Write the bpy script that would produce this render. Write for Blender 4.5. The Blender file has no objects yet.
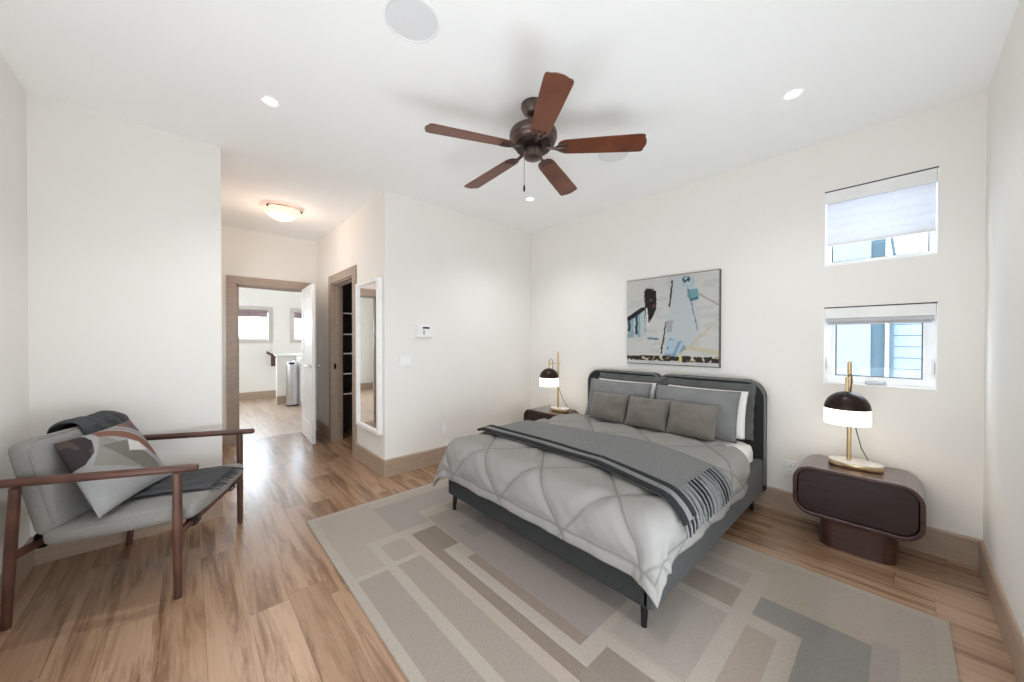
import bpy, bmesh, math, random
from mathutils import Vector, Matrix, noise
random.seed(7)
scn = bpy.context.scene
PI = math.pi

def lin(c):
    def f(v):
        v /= 255.0
        return v / 12.92 if v <= 0.04045 else ((v + 0.055) / 1.055) ** 2.4
    return (f(c[0]), f(c[1]), f(c[2]), 1.0)

# ------------------------------------------------------------------ camera
X1, YR, YT, YP, XP, XT, YE, H, XL = 3.35, -0.327, 3.28, 3.36, 0.181, 1.377, 5.64, 2.715, -0.68
CAMH = 1.30
yaw, pitch, roll = 0.83324, -0.0074, 0.0011
F = Vector((math.cos(yaw) * math.cos(pitch), math.sin(yaw) * math.cos(pitch), math.sin(pitch)))
R0 = Vector((math.sin(yaw), -math.cos(yaw), 0))
U0 = R0.cross(F)
Rv = R0 * math.cos(roll) + U0 * math.sin(roll)
Uv = U0 * math.cos(roll) - R0 * math.sin(roll)
cd = bpy.data.cameras.new('camera'); cam = bpy.data.objects.new('camera', cd)
scn.collection.objects.link(cam)
m = Matrix((Rv, Uv, -F)).transposed().to_4x4(); m.translation = (0, 0, CAMH)
cam.matrix_world = m
cd.sensor_width = 36; cd.lens = 353.767 * 36 / 1024
cd.shift_x = 0.00198; cd.shift_y = 0.00208
cd.clip_start = 0.02; cd.clip_end = 200
scn.camera = cam

# ------------------------------------------------------------------ light, exposure
scn.view_settings.view_transform = 'Standard'
scn.view_settings.look = 'None'
scn.view_settings.exposure = 0.35
scn.view_settings.gamma = 1.0
scn.view_settings.use_curve_mapping = False
scn.cycles.max_bounces = 14
scn.cycles.diffuse_bounces = 9
scn.cycles.glossy_bounces = 5
scn.cycles.transparent_max_bounces = 12
scn.cycles.sample_clamp_indirect = 8
w = bpy.data.worlds.new('daylight'); scn.world = w; w.use_nodes = True
nt = w.node_tree
bg = nt.nodes['Background']
bg.inputs['Color'].default_value = (0.82, 0.91, 1.0, 1)
bg.inputs['Strength'].default_value = 6.0

def area(name, loc, direction, sx, sy, power, col):
    l = bpy.data.lights.new(name, 'AREA'); l.shape = 'RECTANGLE'; l.size = sx; l.size_y = sy
    l.energy = power; l.color = col
    o = bpy.data.objects.new(name, l); scn.collection.objects.link(o)
    o.location = loc
    o.rotation_euler = Vector(direction).to_track_quat('-Z', 'Y').to_euler()
    return o
# area lights added on unseen walls for assumed windows, tilted up to fill the ceiling
area('daylight_left_fill', (XL + 0.03, 0.95, 0.80), (1, 0.05, 0.65), 2.2, 1.4, 32, (0.82, 0.905, 1.0))
area('daylight_right_fill', (0.90, YR + 0.03, 0.85), (0.0, 1, 0.68), 1.9, 1.5, 43, (0.82, 0.905, 1.0))
# area light added at the far room's unseen left side to brighten it
area('far_room_fill', (-0.85, 7.6, 1.5), (1, 0.0, -0.1), 2.6, 1.9, 22, (0.82, 0.93, 1.0))
# sky light just outside the two far windows
area('far_window_sky', (0.855, 9.72, 1.645), (0, -1, 0), 0.95, 0.65, 30, (0.82, 0.91, 1.0))
area('far_window_sky', (2.25, 9.72, 1.645), (0, -1, 0), 0.84, 0.65, 24, (0.82, 0.91, 1.0))
# area light added on the unseen left hall wall to brighten the hall
area('hall_wall_fill', (XP + 0.006, 4.55, 1.25), (1, 0, -0.25), 1.6, 1.9, 9, (0.80, 0.92, 1.0))

# ------------------------------------------------------------------ helpers
COL = scn.collection
def link(o, parent=None):
    COL.objects.link(o)
    if parent is not None:
        o.parent = parent
    return o
def tag(o, label, cat=None, group=None, kind=None):
    o['label'] = label
    if cat: o['category'] = cat
    if group: o['group'] = group
    if kind: o['kind'] = kind
    return o
def thing(name, label, cat, loc=(0, 0, 0), rz=0, group=None):
    o = bpy.data.objects.new(name, None); COL.objects.link(o)
    o.empty_display_size = 0.05
    o.location = loc; o.rotation_euler = (0, 0, rz)
    bpy.context.view_layer.update()
    return tag(o, label, cat, group)
def obj(name, bm, mat, parent=None, smooth=True, world=True, bevel=0, subd=0, angle=40):
    """One mesh object; vertices are in world space when world is set."""
    me = bpy.data.meshes.new(name)
    bmesh.ops.recalc_face_normals(bm, faces=bm.faces)
    bm.to_mesh(me); bm.free()
    for mm in (mat if isinstance(mat, (list, tuple)) else [mat]):
        me.materials.append(mm)
    o = bpy.data.objects.new(name, me)
    link(o, parent)
    if parent is not None and world:
        chain = Matrix.Identity(4); p = parent
        while p is not None:
            chain = p.matrix_basis @ chain if p.parent is None else p.matrix_basis @ chain
            p = p.parent
        me.transform(chain.inverted())
    if smooth:
        for f in me.polygons: f.use_smooth = True
        try: me.set_sharp_from_angle(angle=math.radians(angle))
        except Exception: pass
    if bevel:
        b = o.modifiers.new('bevel', 'BEVEL'); b.width = bevel; b.segments = 3; b.limit_method = 'ANGLE'; b.angle_limit = math.radians(35)
    if subd:
        s = o.modifiers.new('sub', 'SUBSURF'); s.levels = subd; s.render_levels = subd
    return o
def struct(name, bm, mat, parent=None, **k):
    o = obj(name, bm, mat, parent, **k)
    if parent is None: o['kind'] = 'structure'
    return o
def B(): return bmesh.new()
def box(bm, x0, x1, y0, y1, z0, z1):
    vs = [bm.verts.new((x, y, z)) for z in (z0, z1) for y in (y0, y1) for x in (x0, x1)]
    for idx in ((0, 2, 3, 1), (4, 5, 7, 6), (0, 1, 5, 4), (2, 6, 7, 3), (0, 4, 6, 2), (1, 3, 7, 5)):
        bm.faces.new([vs[i] for i in idx])
    return vs
def tube(bm, pts, rad, n=12, cap=True):
    pts = [Vector(p) for p in pts]
    if not isinstance(rad, (list, tuple)): rad = [rad] * len(pts)
    rings = []; up = None
    for i, p in enumerate(pts):
        t = (pts[min(i + 1, len(pts) - 1)] - pts[max(i - 1, 0)]).normalized()
        if up is None:
            up = t.orthogonal().normalized()
        else:
            up = (up - t * up.dot(t)).normalized()
        s = t.cross(up)
        rings.append([bm.verts.new(p + (up * math.cos(2 * PI * k / n) + s * math.sin(2 * PI * k / n)) * rad[i]) for k in range(n)])
    for a, b in zip(rings, rings[1:]):
        for k in range(n):
            bm.faces.new((a[k], a[(k + 1) % n], b[(k + 1) % n], b[k]))
    if cap:
        bm.faces.new(rings[0][::-1]); bm.faces.new(rings[-1])
def lathe(bm, prof, c=(0, 0, 0), n=40, sx=1, sy=1, cap=True):
    rings = []
    for r, z in prof:
        rings.append([bm.verts.new((c[0] + r * sx * math.cos(2 * PI * k / n), c[1] + r * sy * math.sin(2 * PI * k / n), c[2] + z)) for k in range(n)])
    for a, b in zip(rings, rings[1:]):
        for k in range(n):
            bm.faces.new((a[k], a[(k + 1) % n], b[(k + 1) % n], b[k]))
    if cap:
        bm.faces.new(rings[0][::-1]); bm.faces.new(rings[-1])
def prism(bm, poly, fn0, fn1):
    """poly of 2-D points; fn0/fn1 map a point to the two ends."""
    a = [bm.verts.new(fn0(*p)) for p in poly]; b = [bm.verts.new(fn1(*p)) for p in poly]
    n = len(poly)
    for k in range(n): bm.faces.new((a[k], a[(k + 1) % n], b[(k + 1) % n], b[k]))
    bm.faces.new(a[::-1]); bm.faces.new(b)
def rrect(w, h, r, n=8, cx=0, cy=0):
    pts = []
    for (sx, sy, a0) in ((1, 1, 0), (-1, 1, 90), (-1, -1, 180), (1, -1, 270)):
        for k in range(n + 1):
            a = math.radians(a0 + 90 * k / n)
            pts.append((cx + sx * (w / 2 - r) + r * math.cos(a), cy + sy * (h / 2 - r) + r * math.sin(a)))
    return pts
def ring_prism(bm, outer, inner, fn0, fn1):
    n = len(outer)
    L = [[bm.verts.new(fn(*p)) for p in pl] for pl in (outer, inner) for fn in (fn0, fn1)]
    o0, o1, i0, i1 = L
    for k in range(n):
        j = (k + 1) % n
        bm.faces.new((o0[k], o0[j], o1[j], o1[k])); bm.faces.new((i0[k], i1[k], i1[j], i0[j]))
        bm.faces.new((o0[k], i0[k], i0[j], o0[j])); bm.faces.new((o1[k], o1[j], i1[j], i1[k]))
def frame_box(bm, axis_x0, axis_x1, y0, y1, z0, z1, t):
    """rectangular ring in the YZ plane, thickness t, from x0 to x1"""
    outer = [(y0, z0), (y1, z0), (y1, z1), (y0, z1)]
    inner = [(y0 + t, z0 + t), (y1 - t, z0 + t), (y1 - t, z1 - t), (y0 + t, z1 - t)]
    ring_prism(bm, outer, inner, lambda y, z: (axis_x0, y, z), lambda y, z: (axis_x1, y, z))
def grid(bm, nu, nv, fn, closed=False):
    V = [[bm.verts.new(fn(i / nu, j / nv)) for j in range(nv + 1)] for i in range(nu + 1)]
    for i in range(nu):
        for j in range(nv):
            bm.faces.new((V[i][j], V[i + 1][j], V[i + 1][j + 1], V[i][j + 1]))
    return V
def soft_box(bm, fn, half, r, cuts=14, puff=0.0):
    """rounded box with bulging faces; fn maps a local point to space"""
    nb = bmesh.new(); bmesh.ops.create_cube(nb, size=2)
    bmesh.ops.subdivide_edges(nb, edges=nb.edges[:], cuts=cuts, use_grid_fill=True)
    mp = {}
    for v in nb.verts:
        q = Vector((v.co.x * half[0], v.co.y * half[1], v.co.z * half[2]))
        i = Vector([max(-(half[k] - r), min(half[k] - r, q[k])) for k in range(3)])
        d = q - i
        if d.length > 1e-9: q = i + d.normalized() * r
        u, v2 = q.x / half[0], q.y / half[1]
        q.z += puff * (1 - u * u) * (1 - v2 * v2) * (1 if q.z > 0 else -1)
        mp[v] = bm.verts.new(fn(q))
    for f in nb.faces: bm.faces.new([mp[v] for v in f.verts])
    nb.free()
def pillow(bm, C, ax, ay, w, h, th, n=26, pinch=0.05, flange=0.0, wob=0.006, seed=0):
    """cushion with centre C, unit axes ax (width) and ay (height)"""
    C = Vector(C); ax = Vector(ax).normalized(); ay = Vector(ay).normalized(); nz = ax.cross(ay).normalized()
    def surf(side):
        def fn(u, v):
            a, b = 2 * u - 1, 2 * v - 1
            k = 1.0 + flange
            a2, b2 = max(-1, min(1, a * k)), max(-1, min(1, b * k))
            t = (max(0, 1 - abs(a2) ** 2.6) * max(0, 1 - abs(b2) ** 2.6)) ** 0.52
            pa = a * (1 - pinch * (1 - abs(b) ** 2) * abs(a) ** 3)
            pb = b * (1 - pinch * 1.2 * (1 - abs(a) ** 2) * abs(b) ** 3)
            p = C + ax * (pa * w / 2) + ay * (pb * h / 2)
            edge = max(abs(a), abs(b))
            z = side * th / 2 * t + wob * noise.noise(Vector((a * 2.2 + seed, b * 2.2, 3.1 * side))) * t * 2
            if flange and edge > 1 / k:
                z += 0.012 * math.sin((a - b) * 15 + seed) * (edge - 1 / k) / (1 - 1 / k)
                z += side * 0.002
            return p + nz * z
        return fn
    a = grid(bm, n, n, surf(1)); b = grid(bm, n, n, surf(-1))
    rim = [(i, 0) for i in range(n)] + [(n, j) for j in range(n)] + [(i, n) for i in range(n, 0, -1)] + [(0, j) for j in range(n, 0, -1)]
    if flange:
        for k in range(len(rim)):
            p, q = rim[k], rim[(k + 1) % len(rim)]
            bm.faces.new((a[p[0]][p[1]], b[p[0]][p[1]], b[q[0]][q[1]], a[q[0]][q[1]]))
    else:
        bmesh.ops.remove_doubles(bm, verts=[x[i][j] for x in (a, b) for i, j in rim], dist=1e-5)

# ------------------------------------------------------------------ materials
def mat(name, c1, c2=None, rough=0.5, metal=0.0, scale=8, stretch=(1, 1, 1), bump=0.0, bscale=None, emit=0, ecol=None, spec=None, coat=0, detail=4, sheen=0, obj_co=True):
    M = bpy.data.materials.new(name); M.use_nodes = True
    n = M.node_tree.nodes; L = M.node_tree.links; p = n['Principled BSDF']
    p.inputs['Roughness'].default_value = rough; p.inputs['Metallic'].default_value = metal
    if spec is not None: p.inputs['Specular IOR Level'].default_value = spec
    if coat: p.inputs['Coat Weight'].default_value = coat; p.inputs['Coat Roughness'].default_value = 0.15
    if sheen: p.inputs['Sheen Weight'].default_value = sheen
    tc = n.new('ShaderNodeTexCoord'); mp = n.new('ShaderNodeMapping'); mp.inputs['Scale'].default_value = stretch
    L.new(tc.outputs['Object'], mp.inputs['Vector'])
    nz = n.new('ShaderNodeTexNoise'); nz.inputs['Scale'].default_value = scale; nz.inputs['Detail'].default_value = detail
    L.new(mp.outputs['Vector'], nz.inputs['Vector'])
    r = n.new('ShaderNodeValToRGB'); r.color_ramp.elements[0].position = 0.3; r.color_ramp.elements[1].position = 0.7
    r.color_ramp.elements[0].color = lin(c1); r.color_ramp.elements[1].color = lin(c2 or [min(255, v * 1.03) for v in c1])
    L.new(nz.outputs['Fac'], r.inputs['Fac']); L.new(r.outputs['Color'], p.inputs['Base Color'])
    if bump:
        nb = n.new('ShaderNodeTexNoise'); nb.inputs['Scale'].default_value = bscale or scale * 4; nb.inputs['Detail'].default_value = 3
        L.new(mp.outputs['Vector'], nb.inputs['Vector'])
        b = n.new('ShaderNodeBump'); b.inputs['Strength'].default_value = bump; b.inputs['Distance'].default_value = 0.01
        L.new(nb.outputs['Fac'], b.inputs['Height']); L.new(b.outputs['Normal'], p.inputs['Normal'])
    if emit:
        p.inputs['Emission Color'].default_value = lin(ecol or c1); p.inputs['Emission Strength'].default_value = emit
    return M
def attr_mat(name, rough=0.9, scale=60, amt=0.12, bump=0.3, sheen=0.0):
    M = bpy.data.materials.new(name); M.use_nodes = True
    n = M.node_tree.nodes; L = M.node_tree.links; p = n['Principled BSDF']; p.inputs['Roughness'].default_value = rough
    p.inputs['Specular IOR Level'].default_value = 0.2
    if sheen: p.inputs['Sheen Weight'].default_value = sheen
    a = n.new('ShaderNodeAttribute'); a.attribute_name = 'pattern'
    tc = n.new('ShaderNodeTexCoord'); nz = n.new('ShaderNodeTexNoise'); nz.inputs['Scale'].default_value = scale; nz.inputs['Detail'].default_value = 6
    L.new(tc.outputs['Object'], nz.inputs['Vector'])
    mr = n.new('ShaderNodeMapRange'); mr.inputs['To Min'].default_value = 1 - amt; mr.inputs['To Max'].default_value = 1 + amt
    L.new(nz.outputs['Fac'], mr.inputs['Value'])
    mx = n.new('ShaderNodeMix'); mx.data_type = 'RGBA'; mx.blend_type = 'MULTIPLY'; mx.inputs['Factor'].default_value = 1
    L.new(a.outputs['Color'], mx.inputs['A']); L.new(mr.outputs['Result'], mx.inputs['B']); L.new(mx.outputs['Result'], p.inputs['Base Color'])
    if bump:
        b = n.new('ShaderNodeBump'); b.inputs['Strength'].default_value = bump; b.inputs['Distance'].default_value = 0.004
        L.new(nz.outputs['Fac'], b.inputs['Height']); L.new(b.outputs['Normal'], p.inputs['Normal'])
    return M
def paint_points(o, fn):
    me = o.data; at = me.color_attributes.new('pattern', 'FLOAT_COLOR', 'POINT')
    for i, v in enumerate(me.vertices): at.data[i].color = fn(v.co)
def paint_faces(o, fn):
    me = o.data; at = me.color_attributes.new('pattern', 'FLOAT_COLOR', 'CORNER')
    for p in me.polygons:
        c = fn(p.center, p.normal)
        for li in p.loop_indices: at.data[li].color = c

def floor_mat(name, cA, cB, cC, dark, rough=0.3):
    M = bpy.data.materials.new(name); M.use_nodes = True
    n = M.node_tree.nodes; L = M.node_tree.links; p = n['Principled BSDF']; p.inputs['Roughness'].default_value = rough
    p.inputs['Specular IOR Level'].default_value = 0.75
    def math_(op, a, b=None):
        q = n.new('ShaderNodeMath'); q.operation = op
        for k, v in enumerate((a, b)):
            if v is None: continue
            if isinstance(v, (int, float)): q.inputs[k].default_value = v
            else: L.new(v, q.inputs[k])
        return q.outputs[0]
    tc = n.new('ShaderNodeTexCoord'); sp = n.new('ShaderNodeSeparateXYZ'); L.new(tc.outputs['Object'], sp.inputs[0])
    W, LEN = 0.16, 1.22
    px = math_('DIVIDE', math_('ADD', sp.outputs['X'], 10.03), W)
    row = math_('FLOOR', px); fx = math_('FRACT', px)
    wn = n.new('ShaderNodeTexWhiteNoise'); wn.noise_dimensions = '1D'; L.new(row, wn.inputs['W'])
    py = math_('ADD', math_('DIVIDE', sp.outputs['Y'], LEN), math_('MULTIPLY', wn.outputs['Value'], 7.0))
    col = math_('FLOOR', py); fy = math_('FRACT', py)
    cb = n.new('ShaderNodeCombineXYZ'); L.new(row, cb.inputs[0]); L.new(col, cb.inputs[1])
    w2 = n.new('ShaderNodeTexWhiteNoise'); w2.noise_dimensions = '3D'; L.new(cb.outputs[0], w2.inputs['Vector'])
    # grain coordinates: stretched along Y, shifted for each plank
    off = n.new('ShaderNodeVectorMath'); off.operation = 'MULTIPLY_ADD'
    L.new(w2.outputs['Color'], off.inputs[0]); off.inputs[1].default_value = (9, 17, 5)
    mp = n.new('ShaderNodeMapping'); mp.inputs['Scale'].default_value = (15.0, 1.15, 1); L.new(tc.outputs['Object'], mp.inputs['Vector'])
    L.new(mp.outputs['Vector'], off.inputs[2])
    g1 = n.new('ShaderNodeTexNoise'); g1.inputs['Scale'].default_value = 1.0; g1.inputs['Detail'].default_value = 11; g1.inputs['Roughness'].default_value = 0.70; g1.inputs['Distortion'].default_value = 0.45
    L.new(off.outputs[0], g1.inputs['Vector'])
    mp2 = n.new('ShaderNodeMapping'); mp2.inputs['Scale'].default_value = (7.0, 1.6, 1); L.new(off.outputs[0], mp2.inputs['Vector'])
    g2 = n.new('ShaderNodeTexNoise'); g2.inputs['Scale'].default_value = 1.3; g2.inputs['Detail'].default_value = 5; L.new(mp2.outputs['Vector'], g2.inputs['Vector'])
    r1 = n.new('ShaderNodeValToRGB'); e = r1.color_ramp.elements
    e[0].position = 0.0; e[0].color = lin(cA); e[1].position = 1.0; e[1].color = lin(cC)
    k = e.new(0.5); k.color = lin(cB)
    L.new(math_('ADD', math_('MULTIPLY', w2.outputs['Value'], 0.55), math_('MULTIPLY', g2.outputs['Fac'], 0.45)), r1.inputs['Fac'])
    r2 = n.new('ShaderNodeValToRGB'); e = r2.color_ramp.elements
    e[0].position = 0.46; e[0].color = (0, 0, 0, 1); e[1].position = 0.63; e[1].color = (1, 1, 1, 1)
    L.new(g1.outputs['Fac'], r2.inputs['Fac'])
    mx = n.new('ShaderNodeMix'); mx.data_type = 'RGBA'; L.new(math_('MULTIPLY', r2.outputs['Color'], 0.82), mx.inputs['Factor'])
    L.new(r1.outputs['Color'], mx.inputs['A']); mx.inputs['B'].default_value = lin(dark)
    # seams
    ex = math_('MINIMUM', fx, math_('SUBTRACT', 1.0, fx)); ey = math_('MINIMUM', fy, math_('SUBTRACT', 1.0, fy))
    sx = math_('LESS_THAN', ex, 0.008); sy = math_('LESS_THAN', ey, 0.0014)
    seam = math_('MAXIMUM', sx, sy)
    m2 = n.new('ShaderNodeMix'); m2.data_type = 'RGBA'; L.new(math_('MULTIPLY', seam, 0.42), m2.inputs['Factor'])
    L.new(mx.outputs['Result'], m2.inputs['A']); m2.inputs['B'].default_value = lin([v * 0.62 for v in dark])
    L.new(m2.outputs['Result'], p.inputs['Base Color'])
    b = n.new('ShaderNodeBump'); b.inputs['Strength'].default_value = 0.12; b.inputs['Distance'].default_value = 0.004
    L.new(math_('SUBTRACT', g2.outputs['Fac'], math_('MULTIPLY', seam, 1.2)), b.inputs['Height']); L.new(b.outputs['Normal'], p.inputs['Normal'])
    return M

MW = mat('wall_paint', (236, 233, 227), (238, 235, 230), rough=0.85, scale=3, bump=0.02, bscale=180)
MC = mat('ceiling_paint', (246, 246, 244), (248, 248, 246), rough=0.9, scale=3, bump=0.02, bscale=160)
MFLOOR = floor_mat('oak_planks', (136, 104, 77), (166, 134, 107), (187, 157, 131), (100, 68, 44), rough=0.27)
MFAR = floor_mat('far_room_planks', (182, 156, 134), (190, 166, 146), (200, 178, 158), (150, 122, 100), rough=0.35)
MTRIM = mat('tan_oak_trim', (160, 142, 128), (174, 156, 142), rough=0.4, scale=5, stretch=(2, 2, 9), detail=6)
MTRIMH = mat('tan_oak_baseboard', (164, 142, 122), (178, 157, 138), rough=0.35, scale=4, stretch=(2, 2, 12), detail=6)
MWHITE = mat('white_enamel', (243, 243, 242), rough=0.35)
MPLAST = mat('white_plastic', (236, 236, 234), rough=0.4)
MBLACK = mat('black_plastic', (26, 26, 28), rough=0.4)
MWAL = mat('walnut', (70, 43, 34), (96, 62, 49), rough=0.42, scale=10, stretch=(1, 1, 1), detail=8, bump=0.05)
MNS = mat('dark_walnut_veneer', (54, 31, 29), (76, 45, 41), coat=0.8, rough=0.3, scale=5, stretch=(3, 1.2, 14), detail=7)
MNSF = mat('dark_walnut_drawer', (40, 24, 22), (56, 34, 31), rough=0.4, scale=5, stretch=(3, 1.2, 16), detail=7)
MFANW = mat('cherry_blade', (80, 38, 20), (118, 62, 36), rough=0.38, scale=6, detail=8)
MBRONZE = mat('oiled_bronze', (84, 70, 66), (110, 94, 88), rough=0.36, metal=0.8, scale=14)
MBRONZED = mat('dark_bronze', (44, 34, 32), (58, 46, 42), rough=0.35, metal=0.8, scale=14)
MBRASS = mat('brushed_brass', (200, 174, 132), (218, 194, 152), rough=0.3, metal=0.9, scale=20)
MMARB = mat('white_marble', (238, 234, 228), (214, 206, 198), rough=0.25, scale=9, detail=9)
MCHAR = mat('charcoal_upholstery', (50, 51, 50), (59, 60, 59), rough=0.95, scale=240, bump=0.35, bscale=420, sheen=0.15)
MCHAR_SHADE = mat('charcoal_upholstery_shaded', (38, 39, 38), (46, 47, 46), rough=0.95, scale=240, bump=0.35, bscale=420)  # shaded copy of the charcoal fabric: shade put into the colour
MPIPE = mat('grey_piping', (104, 105, 104), (116, 117, 116), rough=0.9, scale=120)
MFRAME = mat('grey_wood_frame', (84, 76, 72), (98, 90, 85), rough=0.5, scale=12)
MLEGM = mat('black_metal', (30, 29, 29), (38, 37, 36), rough=0.4, metal=0.4)
MSHEET = mat('white_cotton', (232, 230, 227), (238, 236, 233), rough=0.9, scale=6, bump=0.15, bscale=30)
MTAUPE = mat('taupe_velvet', (98, 92, 84), (111, 105, 96), rough=0.8, scale=9, bump=0.1, bscale=60, sheen=0.3)
MGREYP = mat('grey_cotton', (114, 114, 113), (128, 128, 127), rough=0.9, scale=7, bump=0.15, bscale=40)
MSHAM = mat('slate_cotton', (82, 83, 82), (96, 97, 96), rough=0.9, scale=7, bump=0.15, bscale=40)
MTHROW = mat('grey_wool', (106, 107, 106), (124, 125, 124), rough=1.0, scale=90, bump=0.4, bscale=260)
MTHROWD = mat('black_wool', (22, 22, 23), (32, 32, 33), rough=1.0, scale=90, bump=0.4, bscale=260)
MCHT = mat('charcoal_knit', (62, 63, 65), (78, 79, 81), rough=1.0, scale=60, bump=0.5, bscale=200)
MCHC = mat('grey_linen', (128, 126, 122), (142, 140, 136), rough=0.95, scale=200, bump=0.3, bscale=380, sheen=0.1)
MBLIND = mat('white_blind_fabric', (238, 239, 243), (243, 244, 247), rough=0.8, scale=30)
def add_translucent(M, f):
    n = M.node_tree.nodes; L = M.node_tree.links; o = n['Material Output']; p = n['Principled BSDF']
    t = n.new('ShaderNodeBsdfTranslucent'); t.inputs[0].default_value = (0.95, 0.96, 1.0, 1)
    mx = n.new('ShaderNodeMixShader'); mx.inputs[0].default_value = f
    L.new(p.outputs[0], mx.inputs[1]); L.new(t.outputs[0], mx.inputs[2]); L.new(mx.outputs[0], o.inputs[0])
add_translucent(MBLIND, 0.28)
MSTEEL = mat('brushed_steel', (190, 190, 192), (208, 208, 210), rough=0.25, metal=0.95, scale=10, stretch=(20, 20, 1))
MSHELF = mat('espresso_shelf', (52, 40, 36), (66, 50, 44), rough=0.5, scale=6, stretch=(1, 8, 8))
MGRIL = mat('grille_cloth', (222, 222, 223), (229, 229, 230), rough=0.7, scale=300)
MGLOW = mat('frosted_glow', (255, 246, 232), rough=0.4, emit=2.6, ecol=(255, 248, 238))
MLED = mat('downlight_glow', (255, 250, 240), rough=0.4, emit=2.5, ecol=(255, 246, 232))
MBOWL = mat('alabaster_bowl', (252, 226, 208), (255, 232, 216), rough=0.35, emit=0.5, ecol=(255, 212, 190), scale=6)
MBULB = mat('bulb_glow', (255, 240, 210), rough=0.3, emit=9, ecol=(255, 236, 200))
MSIDING = mat('pale_siding', (112, 123, 138), (118, 129, 144), rough=0.7, scale=5)
MSTUC = mat('pale_stucco', (114, 124, 137), (120, 130, 143), rough=0.8, scale=12)
MTEAL = mat('teal_grey_board', (50, 70, 80), (56, 76, 86), rough=0.6, scale=6)
MDK = mat('dark_gasket_and_shadow_gap', (48, 52, 58), rough=0.5)
MROLL = mat('grey_roller', (190, 190, 192), (200, 200, 202), rough=0.6, scale=40)
MMAUVE = mat('mauve_blind', (150, 128, 132), (168, 146, 148), rough=0.8, scale=20)
MRUG = attr_mat('woven_rug', rough=1.0, scale=90, amt=0.16, bump=0.6, sheen=0.1)
MDUV = attr_mat('quilted_cotton', rough=0.9, scale=8, amt=0.03, bump=0.1)
MART = attr_mat('canvas_paint', rough=0.7, scale=40, amt=0.05, bump=0.2)
MCPIL = attr_mat('printed_cushion', rough=0.95, scale=120, amt=0.10, bump=0.3)
def glass_mat(name, tint, gl=0.02):
    M = bpy.data.materials.new(name); M.use_nodes = True; n = M.node_tree.nodes; L = M.node_tree.links
    n.remove(n['Principled BSDF']); o = n['Material Output']
    t = n.new('ShaderNodeBsdfTransparent'); t.inputs[0].default_value = tint
    g = n.new('ShaderNodeBsdfGlossy'); g.inputs['Roughness'].default_value = 0.02
    mx = n.new('ShaderNodeMixShader'); mx.inputs[0].default_value = gl
    L.new(t.outputs[0], mx.inputs[1]); L.new(g.outputs[0], mx.inputs[2]); L.new(mx.outputs[0], o.inputs[0])
    return M
MGLASS = glass_mat('window_glass', (0.95, 0.98, 1.0, 1))
MMIRROR = mat('mirror_silver', (246, 247, 247), rough=0.01, metal=1.0)

# ------------------------------------------------------------------ structure
TH = 0.14
bm = B(); box(bm, XL - TH, X1 + TH, YR - TH, YE + 0.06, -0.12, 0.0); struct('floor', bm, MFLOOR, smooth=False)
bm = B(); box(bm, XL - 0.4, X1 + TH, YE + 0.06, 9.75, -0.12, 0.0); struct('floor_far_room', bm, MFAR, smooth=False)
bm = B(); box(bm, XL - 0.4, X1 + TH, YR - TH, 9.75, H, H + 0.12); struct('ceiling', bm, MC, smooth=False)
def cells(bm, axis, at, thick, ub, zb, holes):
    """wall slab made of cells, leaving holes; axis X: plane x=at spanning Y; axis Y: plane y=at spanning X"""
    for i in range(len(ub) - 1):
        for j in range(len(zb) - 1):
            if (i, j) in holes: continue
            if axis == 'X': box(bm, at, at + thick, ub[i], ub[i + 1], zb[j], zb[j + 1])
            else: box(bm, ub[i], ub[i + 1], at, at + thick, zb[j], zb[j + 1])
WY0, WY1 = -0.156, 0.363
bm = B(); cells(bm, 'X', X1, TH, [YR - TH, WY0, WY1, YT + TH], [0, 1.0, 1.537, 1.826, 2.354, H], {(1, 1), (1, 3)}); struct('wall_back', bm, MW, smooth=False)
bm = B(); box(bm, XL - TH, X1, YR - TH, YR, 0, H); struct('wall_right', bm, MW, smooth=False)
bm = B(); box(bm, XL - TH, XL, YR, YP + TH, 0, H); struct('wall_left', bm, MW, smooth=False)
bm = B(); box(bm, XL, XP, YP, YP + 0.12, 0, H); box(bm, XP - 0.12, XP, YP + 0.12, YE, 0, H); struct('wall_partition', bm, MW, smooth=False)
bm = B(); box(bm, XT + 0.12, X1, YT, YT + 0.12, 0, H); struct('wall_front', bm, MW, smooth=False)
CY0, CY1, CZ = 4.13, 4.93, 2.03
bm = B(); cells(bm, 'X', XT, 0.12, [YT, CY0, CY1, YE], [0, CZ, H], {(1, 0)}); struct('wall_hall_right', bm, MW, smooth=False)
DX0, DX1, DZ = 0.447, 1.225, 2.01
bm = B(); cells(bm, 'Y', YE, 0.12, [XP - 0.12, DX0, DX1, 2.7], [0, DZ, H], {(1, 0)}); struct('wall_hall_end', bm, MW, smooth=False)
bm = B(); box(bm, 1.497, 2.6, YT + 0.6, YT + 0.66, 0, H); box(bm, 2.54, 2.6, YT + 0.66, YE, 0, H); struct('wall_closet', bm, MW, smooth=False)
# far room shell with two windows
fw = [(0.30, 1.41, 1.24, 2.05), (1.75, 2.75, 1.24, 2.05)]
FY = 9.55
bm = B(); cells(bm, 'Y', FY, TH, [XL - 0.4, 0.38, 1.33, 1.83, 2.67, X1 + TH], [0, 1.32, 1.97, H], {(1, 1), (3, 1)}); struct('wall_far', bm, MW, smooth=False)
bm = B(); box(bm, XL - 0.42, XL - 0.3, YE + 0.12, FY, 0, H); box(bm, XL - 0.3, XP - 0.12, YE, YE + 0.12, 0, H); struct('wall_far_left', bm, MW, smooth=False)
bm = B(); box(bm, X1, X1 + TH, YT + TH, FY, 0, H); struct('wall_far_right', bm, MW, smooth=False)

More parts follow.
